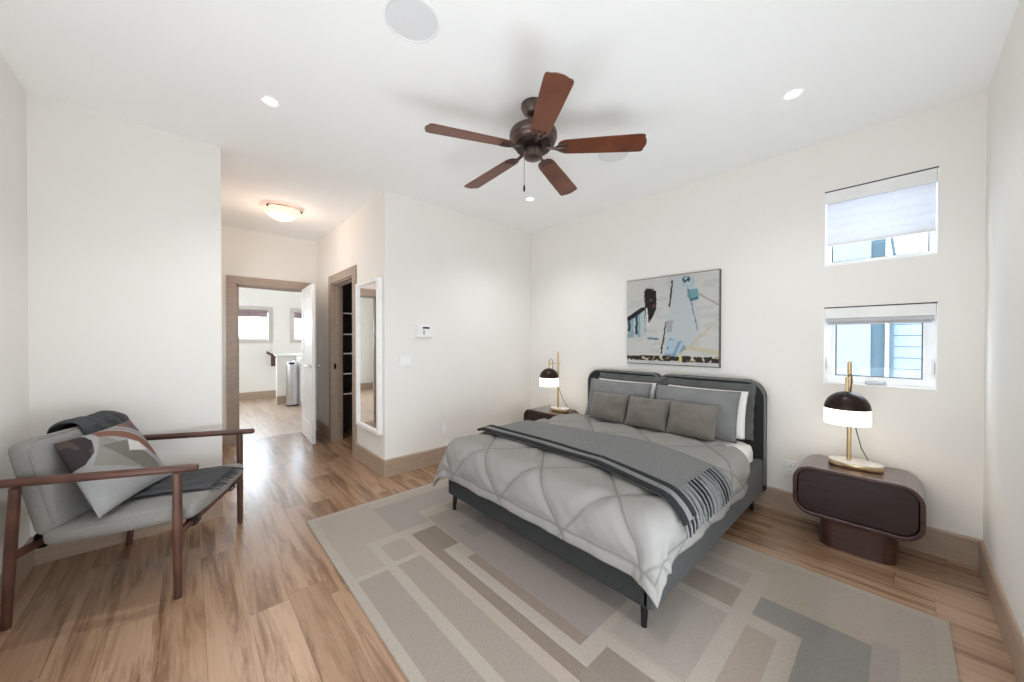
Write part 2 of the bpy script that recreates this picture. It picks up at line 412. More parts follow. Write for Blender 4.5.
# baseboards (0.165 high, small chamfer on top)
BH, BT = 0.165, 0.016
def base_poly():
    return [(0, 0), (BT, 0), (BT, BH - 0.012), (BT - 0.007, BH), (0, BH)]
def baseboard(name, runs):
    bm = B()
    for ax, at, sgn, a, b in runs:
        if ax == 'X': prism(bm, base_poly(), lambda t, z: (at + sgn * t, a, z), lambda t, z: (at + sgn * t, b, z))
        else: prism(bm, base_poly(), lambda t, z: (a, at + sgn * t, z), lambda t, z: (b, at + sgn * t, z))
    return struct(name, bm, MTRIMH, smooth=False)
baseboard('baseboard_back', [('X', X1, -1, YR, YT)])
baseboard('baseboard_right', [('Y', YR, 1, XL, X1 - BT)])
baseboard('baseboard_left', [('X', XL, 1, YR + BT, YP)])
baseboard('baseboard_partition', [('Y', YP, -1, XL + BT, XP)])
baseboard('baseboard_front', [('Y', YT, -1, XT - BT, X1 - BT)])
baseboard('baseboard_hall_right', [('X', XT, -1, YT, CY0 - 0.1), ('X', XT, -1, CY1 + 0.1, YE)])
baseboard('baseboard_hall_end', [('Y', YE, -1, XP, DX0 - 0.1)])
baseboard('baseboard_far', [('Y', FY, -1, XL - 0.3, 1.46)])

# door casings: flat boards with a stepped inner bead
def casing_y(name, x0, x1, z1, yface, cw=0.1, depth=0.12):
    bm = B(); t = 0.018
    for face, s in ((yface, -1), (yface + depth, 1)):
        a, b = sorted((face, face + s * t))
        box(bm, x0 - cw, x0, a, b, 0, z1 + cw); box(bm, x1, x1 + cw, a, b, 0, z1 + cw); box(bm, x0, x1, a, b, z1, z1 + cw)
    box(bm, x0, x0 + 0.018, yface, yface + depth, 0, z1); box(bm, x1 - 0.018, x1, yface, yface + depth, 0, z1); box(bm, x0, x1, yface, yface + depth, z1 - 0.018, z1)
    box(bm, x0 + 0.018, x0 + 0.032, yface + 0.05, yface + 0.09, 0, z1 - 0.018); box(bm, x0 + 0.018, x1 - 0.018, yface + 0.05, yface + 0.09, z1 - 0.032, z1 - 0.018)
    return struct(name, bm, MTRIM, smooth=False)
casing_y('trim_1', DX0, DX1, DZ, YE)
def casing_x(name, y0, y1, z1, xface, cw=0.1, depth=0.12):
    bm = B(); t = 0.018
    box(bm, xface - t, xface, y0 - cw, y0, 0, z1 + cw); box(bm, xface - t, xface, y1, y1 + cw, 0, z1 + cw); box(bm, xface - t, xface, y0, y1, z1, z1 + cw)
    box(bm, xface, xface + depth, y0, y0 + 0.018, 0, z1); box(bm, xface, xface + depth, y1 - 0.018, y1, 0, z1); box(bm, xface, xface + depth, y0, y1, z1 - 0.018, z1)
    box(bm, xface + 0.045, xface + 0.085, y1 - 0.034, y1 - 0.018, 0, z1 - 0.018); box(bm, xface + 0.045, xface + 0.085, y0, y1, z1 - 0.034, z1 - 0.018)
    return struct(name, bm, MTRIM, smooth=False)
tr2 = casing_x('trim_2', CY0, CY1, CZ, XT)
bm = B(); box(bm, XT + 0.012, XT + 0.04, CY1 - 0.022, CY1 - 0.0175, 0.93, 1.0)
obj('strike_plate', bm, MBRONZED, tr2, smooth=False)

# hall door, swung open 90 degrees into the hall
dx0, dx1, dy0, dy1 = 1.150, 1.188, 4.875, 5.600
dr = bpy.data.objects.new('door_1', None); COL.objects.link(dr); dr.location = (dx1, dy1, 0.0); dr['kind'] = 'structure'
dr['label'] = 'white panelled door standing open into the hall'
bm = B(); box(bm, dx0 + 0.010, dx1 - 0.010, dy0 + 0.01, dy1 - 0.01, 0.02, 1.99)
for (ya, yb, za, zb) in ((dy0, dy0 + 0.11, 0.01, 2.0), (dy1 - 0.11, dy1, 0.01, 2.0), (dy0 + 0.11, dy1 - 0.11, 0.01, 0.24), (dy0 + 0.11, dy1 - 0.11, 0.93, 1.08), (dy0 + 0.11, dy1 - 0.11, 1.87, 2.0)):
    box(bm, dx0, dx1, ya, yb, za, zb)
obj('door_panel', bm, MWHITE, dr, smooth=False)
for s, xf in ((-1, dx0), (1, dx1)):
    bm = B(); tube(bm, [(xf, dy0 + 0.06, 0.98), (xf + s * 0.008, dy0 + 0.06, 0.98)], 0.026, 16); tube(bm, [(xf + s * 0.008, dy0 + 0.06, 0.98), (xf + s * 0.05, dy0 + 0.06, 0.98)], 0.010, 10)
    tube(bm, [(xf + s * 0.05, dy0 + 0.05, 0.98), (xf + s * 0.05, dy0 + 0.17, 0.98)], 0.009, 10)
    obj('door_handle', bm, MSTEEL, dr)
bm = B()
for z in (0.22, 1.0, 1.78): box(bm, dx1 - 0.004, dx1 + 0.012, dy1 - 0.002, dy1 + 0.010, z - 0.045, z + 0.045)
obj('hinge', bm, MSTEEL, dr, smooth=False)

dr.location.x += 0.018; dr.rotation_euler = (0, 0, math.radians(-3.2))

# frames added around the unseen area lights on the bedroom and hall walls
def added_light_frame(n, ax, at, sgn, a0, a1, z0, z1, th=0.035):
    bm = B()
    def ring(u0, u1, w0, w1, t):
        o_ = [(u0, w0), (u1, w0), (u1, w1), (u0, w1)]; i_ = [(u0 + t, w0 + t), (u1 - t, w0 + t), (u1 - t, w1 - t), (u0 + t, w1 - t)]
        if ax == 'X': ring_prism(bm, o_, i_, lambda u, z: (at + sgn * 0.001, u, z), lambda u, z: (at + sgn * th, u, z))
        else: ring_prism(bm, o_, i_, lambda u, z: (u, at + sgn * 0.001, z), lambda u, z: (u, at + sgn * th, z))
    ring(a0 - 0.07, a1 + 0.07, z0 - 0.07, z1 + 0.07, 0.07)
    return struct('window_%d' % n, bm, MWHITE, smooth=False)  # made-up window frame ringing an unseen area light
added_light_frame(5, 'X', XL, 1, -0.15, 2.05, 0.10, 1.50)
added_light_frame(6, 'Y', YR, 1, -0.05, 1.85, 0.10, 1.60)
added_light_frame(7, 'X', XP, 1, 3.75, 5.35, 0.30, 2.20, 0.003)

# ------------------------------------------------------------------ bedroom windows
def bed_window(n, z0, z1, label, operable=True):
    r = bpy.data.objects.new('window_%d' % n, None); COL.objects.link(r); r.location = (X1 + 0.08, (WY0 + WY1) / 2, z0); r['kind'] = 'structure'; r['label'] = label
    ft = 0.034 if operable else 0.024; k_ = 0.022 if operable else 0.010
    bm = B(); frame_box(bm, X1 + 0.055, X1 + 0.125, WY0, WY1, z0, z1, ft); obj('window_frame', bm, MWHITE, r, smooth=False)
    bm = B(); frame_box(bm, X1 + 0.066, X1 + 0.108, WY0 + ft, WY1 - ft, z0 + ft, z1 - ft, k_)
    q_ = ft + k_; obj('sash', bm, MWHITE, r, smooth=False)
    bm = B(); frame_box(bm, X1 + 0.074, X1 + 0.100, WY0 + q_, WY1 - q_, z0 + q_, z1 - q_, 0.005); obj('gasket', bm, MDK, r, smooth=False)
    bm = B(); box(bm, X1 + 0.084, X1 + 0.090, WY0 + q_ + 0.002, WY1 - q_ - 0.002, z0 + q_ + 0.002, z1 - q_ - 0.002); obj('pane', bm, MGLASS, r, smooth=False)
    # white reveal liner with sill
    bm = B(); frame_box(bm, X1 - 0.001, X1 + 0.055, WY0 - 0.0, WY1 + 0.0, z0, z1, 0.006); obj('reveal_liner', bm, MWHITE, r, smooth=False)
    if not operable: return r
    for yy, s in ((WY0 + 0.02, 1), (WY1 - 0.02, -1)):
        bm = B(); box(bm, X1 + 0.044, X1 + 0.056, yy - 0.010, yy + 0.010, z0 + 0.08, z0 + 0.19)
        tube(bm, [(X1 + 0.046, yy, z0 + 0.10), (X1 + 0.030, yy, z0 + 0.12), (X1 + 0.026, yy, z0 + 0.175)], [0.006, 0.007, 0.005], 8)
        obj('sash_lock', bm, MPLAST, r)
    bm = B(); box(bm, X1 + 0.034, X1 + 0.056, 0.055, 0.155, z0 + 0.008, z0 + 0.030)
    tube(bm, [(X1 + 0.034, 0.075, z0 + 0.022), (X1 + 0.022, 0.085, z0 + 0.020), (X1 + 0.020, 0.145, z0 + 0.018)], 0.005, 8)
    obj('crank_handle', bm, MROLL, r)
    return r
bed_window(1, 1.826, 2.354, 'upper small white window above the lamp with blind half down', False)
bed_window(2, 1.0, 1.537, 'lower small white window just above the lamp')
# blinds
bl = thing('window_blind', 'white pleated blind lowered halfway in the upper small window', 'blind', (X1 + 0.03, (WY0 + WY1) / 2, 2.354))
bm = B(); box(bm, X1 - 0.004, X1 + 0.044, WY0 + 0.008, WY1 - 0.008, 2.266, 2.345); obj('fascia', bm, MPLAST, bl, smooth=False)
bm = B(); box(bm, X1 - 0.003, X1 + 0.03, WY0 + 0.001, WY1 - 0.001, 2.3465, 2.3535); obj('shadow_gap_strip', bm, MDK, bl, smooth=False)  # dark strip painting the shadow gap above the fascia
bm = B()
poly = []
zt, zb, npl = 2.266, 1.985, 5
for k in range(npl * 8 + 1):
    f = k / (npl * 8); poly.append((X1 + 0.022 - 0.012 * abs(math.sin(PI * f * npl)), zt + (zb - zt) * f))
poly += [(x + 0.012, z) for x, z in poly[::-1]]
prism(bm, poly, lambda x, z: (x, WY0 + 0.012, z), lambda x, z: (x, WY1 - 0.012, z)); obj('blind_fabric', bm, MBLIND, bl)
bm = B(); box(bm, X1 + 0.008, X1 + 0.036, WY0 + 0.010, WY1 - 0.010, 1.970, 1.986); obj('bottom_rail', bm, MPLAST, bl, smooth=False)
bl = thing('window_blind', 'rolled-up grey roller shade at the top of the lower small window', 'blind', (X1 + 0.03, (WY0 + WY1) / 2, 1.537))
bm = B(); box(bm, X1 - 0.004, X1 + 0.044, WY0 + 0.008, WY1 - 0.008, 1.458, 1.528); obj('fascia', bm, MPLAST, bl, smooth=False)
bm = B(); box(bm, X1 - 0.003, X1 + 0.03, WY0 + 0.001, WY1 - 0.001, 1.5295, 1.5365); obj('shadow_gap_strip', bm, MDK, bl, smooth=False)  # same painted shadow line over the lower fascia
bm = B(); tube(bm, [(X1 + 0.020, WY0 + 0.014, 1.446), (X1 + 0.020, WY1 - 0.014, 1.446)], 0.020, 20); obj('roller', bm, MROLL, bl)
bm = B(); box(bm, X1 + 0.012, X1 + 0.024, WY0 + 0.02, WY1 - 0.02, 1.412, 1.426); obj('bottom_rail', bm, MROLL, bl, smooth=False)
# neighbour's house outside
nh = thing('neighbor_house', 'pale blue-white house with lap siding seen through the small windows', 'house', (5.6, 0.3, -1.0))
bm = B(); box(bm, 5.60, 5.75, 0.215, 2.6, -1.0, 4.2); obj('stucco_wall', bm, MSTUC, nh, smooth=False)
bm = B()
for k in range(26):
    z = -1.0 + k * 0.118
    prism(bm, [(5.575, z), (5.580, z + 0.112), (5.62, z + 0.112), (5.62, z + 0.118), (5.75, z + 0.118), (5.75, z)], lambda x, zz: (x, -2.4, zz), lambda x, zz: (x, 0.075, zz))
obj('lap_siding', bm, MSIDING, nh, smooth=False)
bm = B(); box(bm, 5.62, 5.74, 0.105, 0.215, -1.0, 4.0); obj('corner_board', bm, MTEAL, nh, smooth=False)
bm = B(); box(bm, 5.56, 5.60, 0.075, 0.100, -1.0, 2.6); obj('white_trim', bm, MWHITE, nh, smooth=False)
bm = B(); tube(bm, [(5.55, 0.055, -1.0), (5.55, 0.055, 2.02), (5.50, 0.03, 2.12), (5.45, 0.09, 2.65)], 0.014, 10); obj('downspout', bm, MTEAL, nh)

# ------------------------------------------------------------------ rug
LG = (159, 149, 138)
RECT = [  # x0,x1,y0,y1,colour - painted in order
    (0.66, 2.53, -0.115, 2.785, (155, 144, 131)),
    (0.66, 1.03, 1.96, 2.785, (152, 141, 130)),
    (1.03, 1.27, 2.25, 2.69, (140, 131, 124)), (1.27, 1.75, 2.43, 2.69, (140, 131, 124)),
    (0.66, 0.825, -0.115, 1.93, (142, 131, 122)), (0.825, 0.88, -0.115, 2.25, LG), (0.88, 1.08, 2.17, 2.25, LG),
    (0.88, 1.03, 1.97, 2.17, (147, 136, 125)), (0.66, 1.08, 1.925, 1.965, LG),
    (0.88, 1.03, -0.115, 1.925, (142, 131, 121)), (1.03, 1.09, -0.115, 2.22, (157, 145, 132)),
    (1.28, 1.80, 0.90, 2.30, (138, 128, 120)), (1.38, 1.80, 1.86, 2.06, (129, 120, 113)),
    (1.80, 2.12, 0.80, 2.4, (147, 137, 127)),
    (1.09, 1.27, 1.88, 2.17, (122, 109, 97)), (1.09, 1.155, 0.60, 1.88, (123, 110, 99)),
    (1.155, 1.22, 0.83, 1.87, LG), (1.22, 1.28, 0.90, 1.72, (131, 116, 105)), (1.155, 1.36, 0.82, 0.90, LG),
    (1.10, 1.30, -0.115, 0.82, (127, 115, 105)), (1.30, 1.36, 0.2, 0.82, LG),
    (1.38, 1.88, 0.53, 0.86, (147, 138, 129)),
    (1.94, 2.12, 0.54, 1.4, (135, 123, 112)), (1.88, 1.94, 0.53, 1.5, LG), (2.12, 2.16, 0.54, 1.6, LG),
    (2.16, 2.30, 0.54, 1.6, (149, 140, 130)), (2.30, 2.36, 0.46, 1.6, LG),
    (1.36, 2.36, 0.46, 0.535, LG),
    (1.96, 2.13, 0.07, 0.46, (126, 122, 117)), (1.30, 1.97, 0.07, 0.275, (126, 122, 117)),
    (1.30, 1.87, 0.345, 0.46, (146, 133, 122)), (1.30, 1.95, 0.275, 0.345, LG), (1.87, 1.95, 0.275, 0.46, LG),
    (1.0, 2.18, -0.01, 0.07, (147, 138, 130)), (1.10, 2.53, -0.115, -0.01, (156, 146, 136)), (2.18, 2.53, -0.115, 0.3, (155, 144, 135)),
]
rx = sorted({0.615, 2.575} | {round(v, 3) for q in RECT for v in q[:2]})
ry = sorted({-0.16, 2.83} | {round(v, 3) for q in RECT for v in q[2:4]})
bm = B()
zt = 0.012
vt = [[bm.verts.new((x, y, zt)) for y in ry] for x in rx]
for i in range(len(rx) - 1):
    for j in range(len(ry) - 1):
        bm.faces.new((vt[i][j], vt[i + 1][j], vt[i + 1][j + 1], vt[i][j + 1]))
ed = [e for e in bm.edges if e.is_boundary]
ex = bmesh.ops.extrude_edge_only(bm, edges=ed)
for v in [g for g in ex['geom'] if isinstance(g, bmesh.types.BMVert)]: v.co.z = 0.001
rug = obj('area_rug', bm, MRUG, smooth=False)
def rugcol(c, nrm):
    col = LG
    for q in RECT:
        if q[0] < c.x < q[1] and q[2] < c.y < q[3]: col = q[4]
    return lin(col)
paint_faces(rug, rugcol)
tag(rug, 'large greige area rug of overlapping rectangles under the bed', 'rug')

# ------------------------------------------------------------------ bed
bed = thing('upholstered_bed', 'charcoal upholstered bed with split rounded headboard on slim black legs', 'bed', (2.4, 1.5, 0))
BY0, BY1, BX0, BX1 = 0.69, 2.285, 1.44, 3.24
def headboard(y0, y1, top_r_low, name='headboard_panel'):
    """one half: rounded outer top corner, gently rounded inner one"""
    pts = []
    z0, z1 = 0.14, 0.985
    ro, ri = 0.13, 0.07
    inner_hi = top_r_low
    pts += [(y0, z0), (y1, z0)]
    def arc(cy, cz, r, a0, a1, n=9):
        return [(cy + r * math.cos(math.radians(a0 + (a1 - a0) * k / n)), cz + r * math.sin(math.radians(a0 + (a1 - a0) * k / n))) for k in range(n + 1)]
    rr, rl = (ri, ro) if inner_hi else (ro, ri)
    pts += arc(y1 - rr, z1 - rr, rr, 0, 90) + arc(y0 + rl, z1 - rl, rl, 90, 180)
    bm = B(); prism(bm, pts, lambda y, z: (3.245, y, z), lambda y, z: (3.325, y, z))
    h = obj(name, bm, MCHAR_SHADE, bed, bevel=0.016)
    # piping along the rim
    path = [(3.245, y, z) for y, z in pts[2:]]
    path = [(3.245, pts[1][0], 0.2)] + path + [(3.245, pts[0][0], 0.2)]
    bm = B(); tube(bm, [(x - 0.001, y, z) for x, y, z in path], 0.009, 8); obj('piping', bm, MPIPE, h)
    bm = B(); prism(bm, [(0.995 * (y - (y0 + y1) / 2) + (y0 + y1) / 2, z + 0.006) for y, z in pts], lambda y, z: (3.268, y, z), lambda y, z: (3.332, y, z)); obj('back_panel', bm, MCHAR, h, bevel=0.01)
headboard(BY0 - 0.005, 1.492, True); headboard(1.498, BY1 + 0.005, False)
def rail(name, x0, x1, y0, y1, m=MCHAR):
    bm = B(); box(bm, x0, x1, y0, y1, 0.145, 0.40); return obj(name, bm, m, bed, bevel=0.022)
rail('side_rail', BX0, 3.24, BY0, BY0 + 0.06); rail('side_rail', BX0, 3.24, BY1 - 0.06, BY1); rail('foot_rail', BX0, BX0 + 0.06, BY0 + 0.005, BY1 - 0.005, MCHAR_SHADE)
bm = B(); 
for k in range(11): box(bm, BX0 + 0.10 + k * 0.155, BX0 + 0.19 + k * 0.155, BY0 + 0.055, BY1 - 0.055, 0.26, 0.28)
obj('slat_base', bm, MWAL, bed, smooth=False)
for lx, ly in ((1.515, 0.766), (1.495, 2.275), (3.20, 0.755), (3.20, 2.25)):
    bm = B(); sx = 1 if lx < 2 else -1
    tube(bm, [(lx, ly, 0.0125 if lx < 2.5 else 0.0), (lx + sx * 0.012, ly + (0.004 if ly < 1 else -0.004), 0.155)], [0.0125, 0.021], 14); obj('leg', bm, MLEGM, bed)
# mattress with sheet
bm = B(); soft_box(bm, lambda q: Vector((2.345, 1.5, 0.405)) + q, (0.885, 0.765, 0.122), 0.075, cuts=18, puff=0.006)
tag(obj('mattress', bm, MSHEET), 'white-sheeted mattress showing beside the headboard', 'mattress')

# duvet: cloth draped over the mattress
TOP = 0.545
EX, EY0, EY1, AR = 1.52, 0.765, 2.235, 0.10
FL = {'R': 0.03, 'L': 0.42, 'F': 0.05}
def drape(s, t, off=0.0, amp=1.0):
    """material coords -> position and normal on the bed's top, edges and hanging sides"""
    dx = max(0.0, EX - s)
    dyr, dyl = max(0.0, EY0 - t), max(0.0, t - EY1)
    dy = dyr + dyl
    d = (dx ** 3.1 + dy ** 3.1) ** (1 / 3.1)
    dn = math.hypot(dx, dy)
    base = Vector((max(s, EX), min(max(t, EY0), EY1), TOP))
    base.z += 0.006 * noise.noise(Vector((s * 2.3, t * 2.3, 1.7)))
    if d < 1e-7: return base + Vector((0, 0, off)), Vector((0, 0, 1))
    n = Vector((-dx, dyl - dyr, 0)) / dn
    arc = AR * PI / 2
    fl = (FL['F'] * dx + (FL['R'] if dyr > 0 else FL['L']) * dy) / (dx + dy) + (0.60 if dyr > 0 else 0.28) * min(dx, dy) / dn
    if d < arc:
        th = d / AR
        p = base + n * (AR * math.sin(th)) - Vector((0, 0, AR * (1 - math.cos(th)))); nr = n * math.sin(th) + Vector((0, 0, math.cos(th)))
    else:
        h = d - arc
        out = AR + fl * h
        per = (s + t) if dx * dy < 1e-6 else (math.atan2(dy, dx) * 0.5 + s + t)
        corner = min(dx, dy) / max(d, 1e-6)
        wv = amp * min(1, h / 0.12) * (0.005 * math.sin(per * 17.0) + 0.008 * noise.noise(Vector((s * 5, t * 5, 0))) + 0.010 * corner * math.sin(5 * math.atan2(dy, dx)))
        p = base + n * (out + wv) - Vector((0, 0, AR + h)); nr = n
    return p + nr * off, nr
def seam_dist(s, t):
    """distance to the nearest quilting line"""
    P, Q = 0.50, 0.60
    u, v = (t - 0.66) / P, (s - 1.235) / Q
    k = 1 / math.hypot(1 / P, 1 / Q)
    return min(abs((u + v) - round(u + v)), abs((u - v) - round(u - v))) * k
S0, S1 = EX - 0.315, 2.95
T0, T1 = EY0 - 0.275, EY1 + 0.35
def hem(s, t):
    return min(s - S0, t - T0, T1 - t)
def dst(u, v):
    t = T0 + (T1 - T0) * v
    e = max(0, (EY0 + 0.20 - t)) / 0.36            # head edge slants back on the hanging right side
    s1 = S1 - 0.27 * min(1, e)
    return S0 + (s1 - S0) * u, t
def duv(u, v):
    s, t = dst(u, v)
    p, n = drape(s, t)
    sd = min(seam_dist(s, t), abs(hem(s, t) - 0.055))
    pf = 0.015 * (1 - math.exp(-(sd / 0.035) ** 2)) * min(1, max(0.15, hem(s, t) / 0.05)) * min(1, max(0, (S1 - s) / 0.05) + 0.2)
    pf += 0.006 * noise.noise(Vector((s * 6, t * 6, 9))) + 0.004 * noise.noise(Vector((s * 13, t * 9, 4))) + 0.004 * noise.noise(Vector(((s + t) * 4, (s - t) * 16, 2)))
    return p + n * (0.004 + pf)
bm = B(); NU, NV = 190, 230
grid(bm, NU, NV, duv)
duvet = obj('duvet', bm, MDUV, angle=180)
def duvcol(i):
    u, v = (i // (NV + 1)) / NU, (i % (NV + 1)) / NV
    s, t = dst(u, v)
    sd = min(seam_dist(s, t), abs(hem(s, t) - 0.055))
    k = math.exp(-(sd / 0.006) ** 2)
    return lin([c * (1 - 0.20 * k) for c in (141, 138, 134)])
at = duvet.data.color_attributes.new('pattern', 'FLOAT_COLOR', 'POINT')
for i in range(len(duvet.data.vertices)): at.data[i].color = duvcol(i)
so = duvet.modifiers.new('thick', 'SOLIDIFY'); so.thickness = 0.016; so.offset = -1
tag(duvet, 'light grey diamond-quilted duvet spread over the bed and hanging at the foot', 'duvet')

# throw blanket across the bed with folded dark ridges and fringe
def throw_edges(t):
    k = min(1, max(0, (t - 0.70) / 1.6))
    s0 = 1.615 + 0.145 * min(1, k * 3.2) - 0.04 * max(0, k - 0.55)
    s1 = 2.27 + 0.14 * math.sin(PI * min(1, k * 1.15)) + 0.02 * math.sin(t * 7)
    return s0, s1
TT0, TT1 = EY0 - 0.125, EY1 + 0.045
def thr(u, v, off=0.034):
    t = TT0 + (TT1 - TT0) * v
    s0, s1 = throw_edges(t); s = s0 + (s1 - s0) * u
    p, n = drape(s, t, amp=0.6)
    h = off + 0.004 * noise.noise(Vector((s * 9, t * 5, 2)))
    return p + n * h
def throw_fold(k):
    """a folded ridge along the foot edge"""
    bm = B()
    def fn(u, v):
        t = TT0 + 0.004 * k + (TT1 - TT0) * v
        s0, s1 = throw_edges(t)
        c = s0 + 0.012 + 0.040 * k + 0.010 * noise.noise(Vector((t * 3, k * 3.3, 0)))
        a = PI * 2 * u
        p, n = drape(c + 0.026 * math.cos(a), t, amp=0.6)
        return p + n * (0.044 + 0.010 * math.sin(a) + 0.003 * k)
    grid(bm, 12, 110, fn)
    bmesh.ops.remove_doubles(bm, verts=bm.verts, dist=1e-4)
    return bm
thb = thing('throw_blanket', 'grey wool throw with dark folded edge and fringe laid across the bed', 'throw', (2.05, 1.5, 0.58))
bm = B(); grid(bm, 40, 140, thr); o = obj('blanket', bm, MTHROW, thb, angle=180); so = o.modifiers.new('thick', 'SOLIDIFY'); so.thickness = 0.008; so.offset = 0
for k in range(3): obj('fold', throw_fold(k), MTHROWD if k != 1 else MTHROW, thb, angle=180)
bm = B()
for k in range(44):
    f = (k + 0.5) / 44
    t0 = TT0 + 0.09
    pts = []
    for j in range(6):
        t = t0 - j * 0.027
        s0, s1 = throw_edges(t); s = s0 + (s1 - s0) * f + 0.004 * math.sin(k * 2.3 + j)
        p, n = drape(s, t, amp=0.6); pts.append(p + n * (0.046 + 0.004 * math.sin(k * 1.7)))
    tube(bm, pts, [0.006, 0.0062, 0.006, 0.0055, 0.005, 0.003], 6)
bm.faces.ensure_lookup_table()
for i, f in enumerate(bm.faces): f.material_index = 1 if (i // (len(bm.faces) // 44)) % 3 == 1 else 0
o = obj('fringe', bm, [MTHROW, MTHROWD], thb); o['kind'] = 'stuff'

# pillows on the bed
def lean(deg): return (math.sin(math.radians(deg)), 0, math.cos(math.radians(deg)))
def bed_pillow(name, label, cat, x, yc, zc, w_, h_, th, deg, m, yawd=0, group=None, **k):
    bm = B()
    ca, sa = math.cos(math.radians(yawd)), math.sin(math.radians(yawd))
    l = lean(deg)
    pillow(bm, (x, yc, zc), (sa, -ca, 0), (l[0] * ca, l[0] * sa, l[2]), w_, h_, th, **k)
    return tag(obj(name, bm, m, angle=180), label, cat, group)
SQ = 0.585
for yc, nm, sd, wo in ((1.10, 'right', 1, -0.018), (1.785, 'left', 2, 0.012)):
    bed_pillow('pillow_sham', 'slate pillow sham with ruffled flange at the back on the %s side of the bed' % nm, 'pillow', 3.192, yc - 0.005, 0.755, 0.72, 0.43, 0.072, 11, MSHAM, flange=0.16, seed=sd, pinch=0.02, group='pillow shams against the headboard')
    bed_pillow('bed_pillow', 'white bed pillow between sham and grey pillow on the %s side' % nm, 'pillow', 3.112, yc + wo, 0.735, 0.625, 0.365, 0.085, 14, MSHEET, seed=sd + 4, pinch=0.03, group='white pillows behind the grey ones')
    bed_pillow('bed_pillow', 'grey cotton pillow in front of the white one on the %s side' % nm, 'pillow', 3.010, yc + 0.02, 0.733, 0.655, 0.385, 0.105, 17, MGREYP, seed=sd + 8, pinch=0.04, group='grey pillows behind the taupe cushions')
for yc, nm, sd in ((1.075, 'rightmost', 1), (1.435, 'middle', 2), (1.80, 'leftmost', 3)):
    bed_pillow('lumbar_cushion', '%s of the three small taupe cushions in front on the bed' % nm, 'cushion', 2.868, yc, 0.690, 0.365, 0.265, 0.115, 22, MTAUPE, seed=sd * 3.3, pinch=0.05, yawd=(sd - 2) * 2, group='small taupe cushions')

# ------------------------------------------------------------------ nightstands and lamps
def nightstand(name, label, yc, group):
    r = thing(name, label, 'nightstand', (3.14, yc, 0), 0, group)
    W_, H_, rad = 0.575, 0.315, 0.098; zc = 0.332
    xf, xb = 2.965, 3.33
    o_ = rrect(W_, H_, rad, 10, yc, zc); i_ = rrect(W_ - 0.044, H_ - 0.044, rad - 0.022, 10, yc, zc)
    bm = B(); ring_prism(bm, o_, i_, lambda y, z: (xf, y, z), lambda y, z: (xb, y, z)); obj('case', bm, MNS, r, bevel=0.004, angle=30)
    bm = B(); prism(bm, rrect(W_ - 0.050, H_ - 0.050, rad - 0.025, 10, yc, zc), lambda y, z: (xf + 0.014, y, z), lambda y, z: (xf + 0.034, y, z)); obj('drawer_front', bm, MNSF, r, bevel=0.003, angle=30)
    bm = B(); prism(bm, rrect(W_ - 0.03, H_ - 0.03, rad - 0.02, 10, yc, zc), lambda y, z: (xb - 0.012, y, z), lambda y, z: (xb - 0.002, y, z)); obj('back_panel', bm, MNS, r, angle=30)
    bm = B(); prism(bm, rrect(0.32, 0.345, 0.07, 8, 3.145, yc - 0.012), lambda x, y: (x, y, 0.0), lambda x, y: (x, y, 0.176)); obj('pedestal', bm, MNS, r, bevel=0.003, angle=30)
    return r
nightstand('nightstand', 'dark walnut nightstand with rounded drawer front under the small windows', 0.183, 'rounded walnut nightstands')
nightstand('nightstand', 'dark walnut nightstand half hidden behind the far side of the bed', 2.735, 'rounded walnut nightstands')
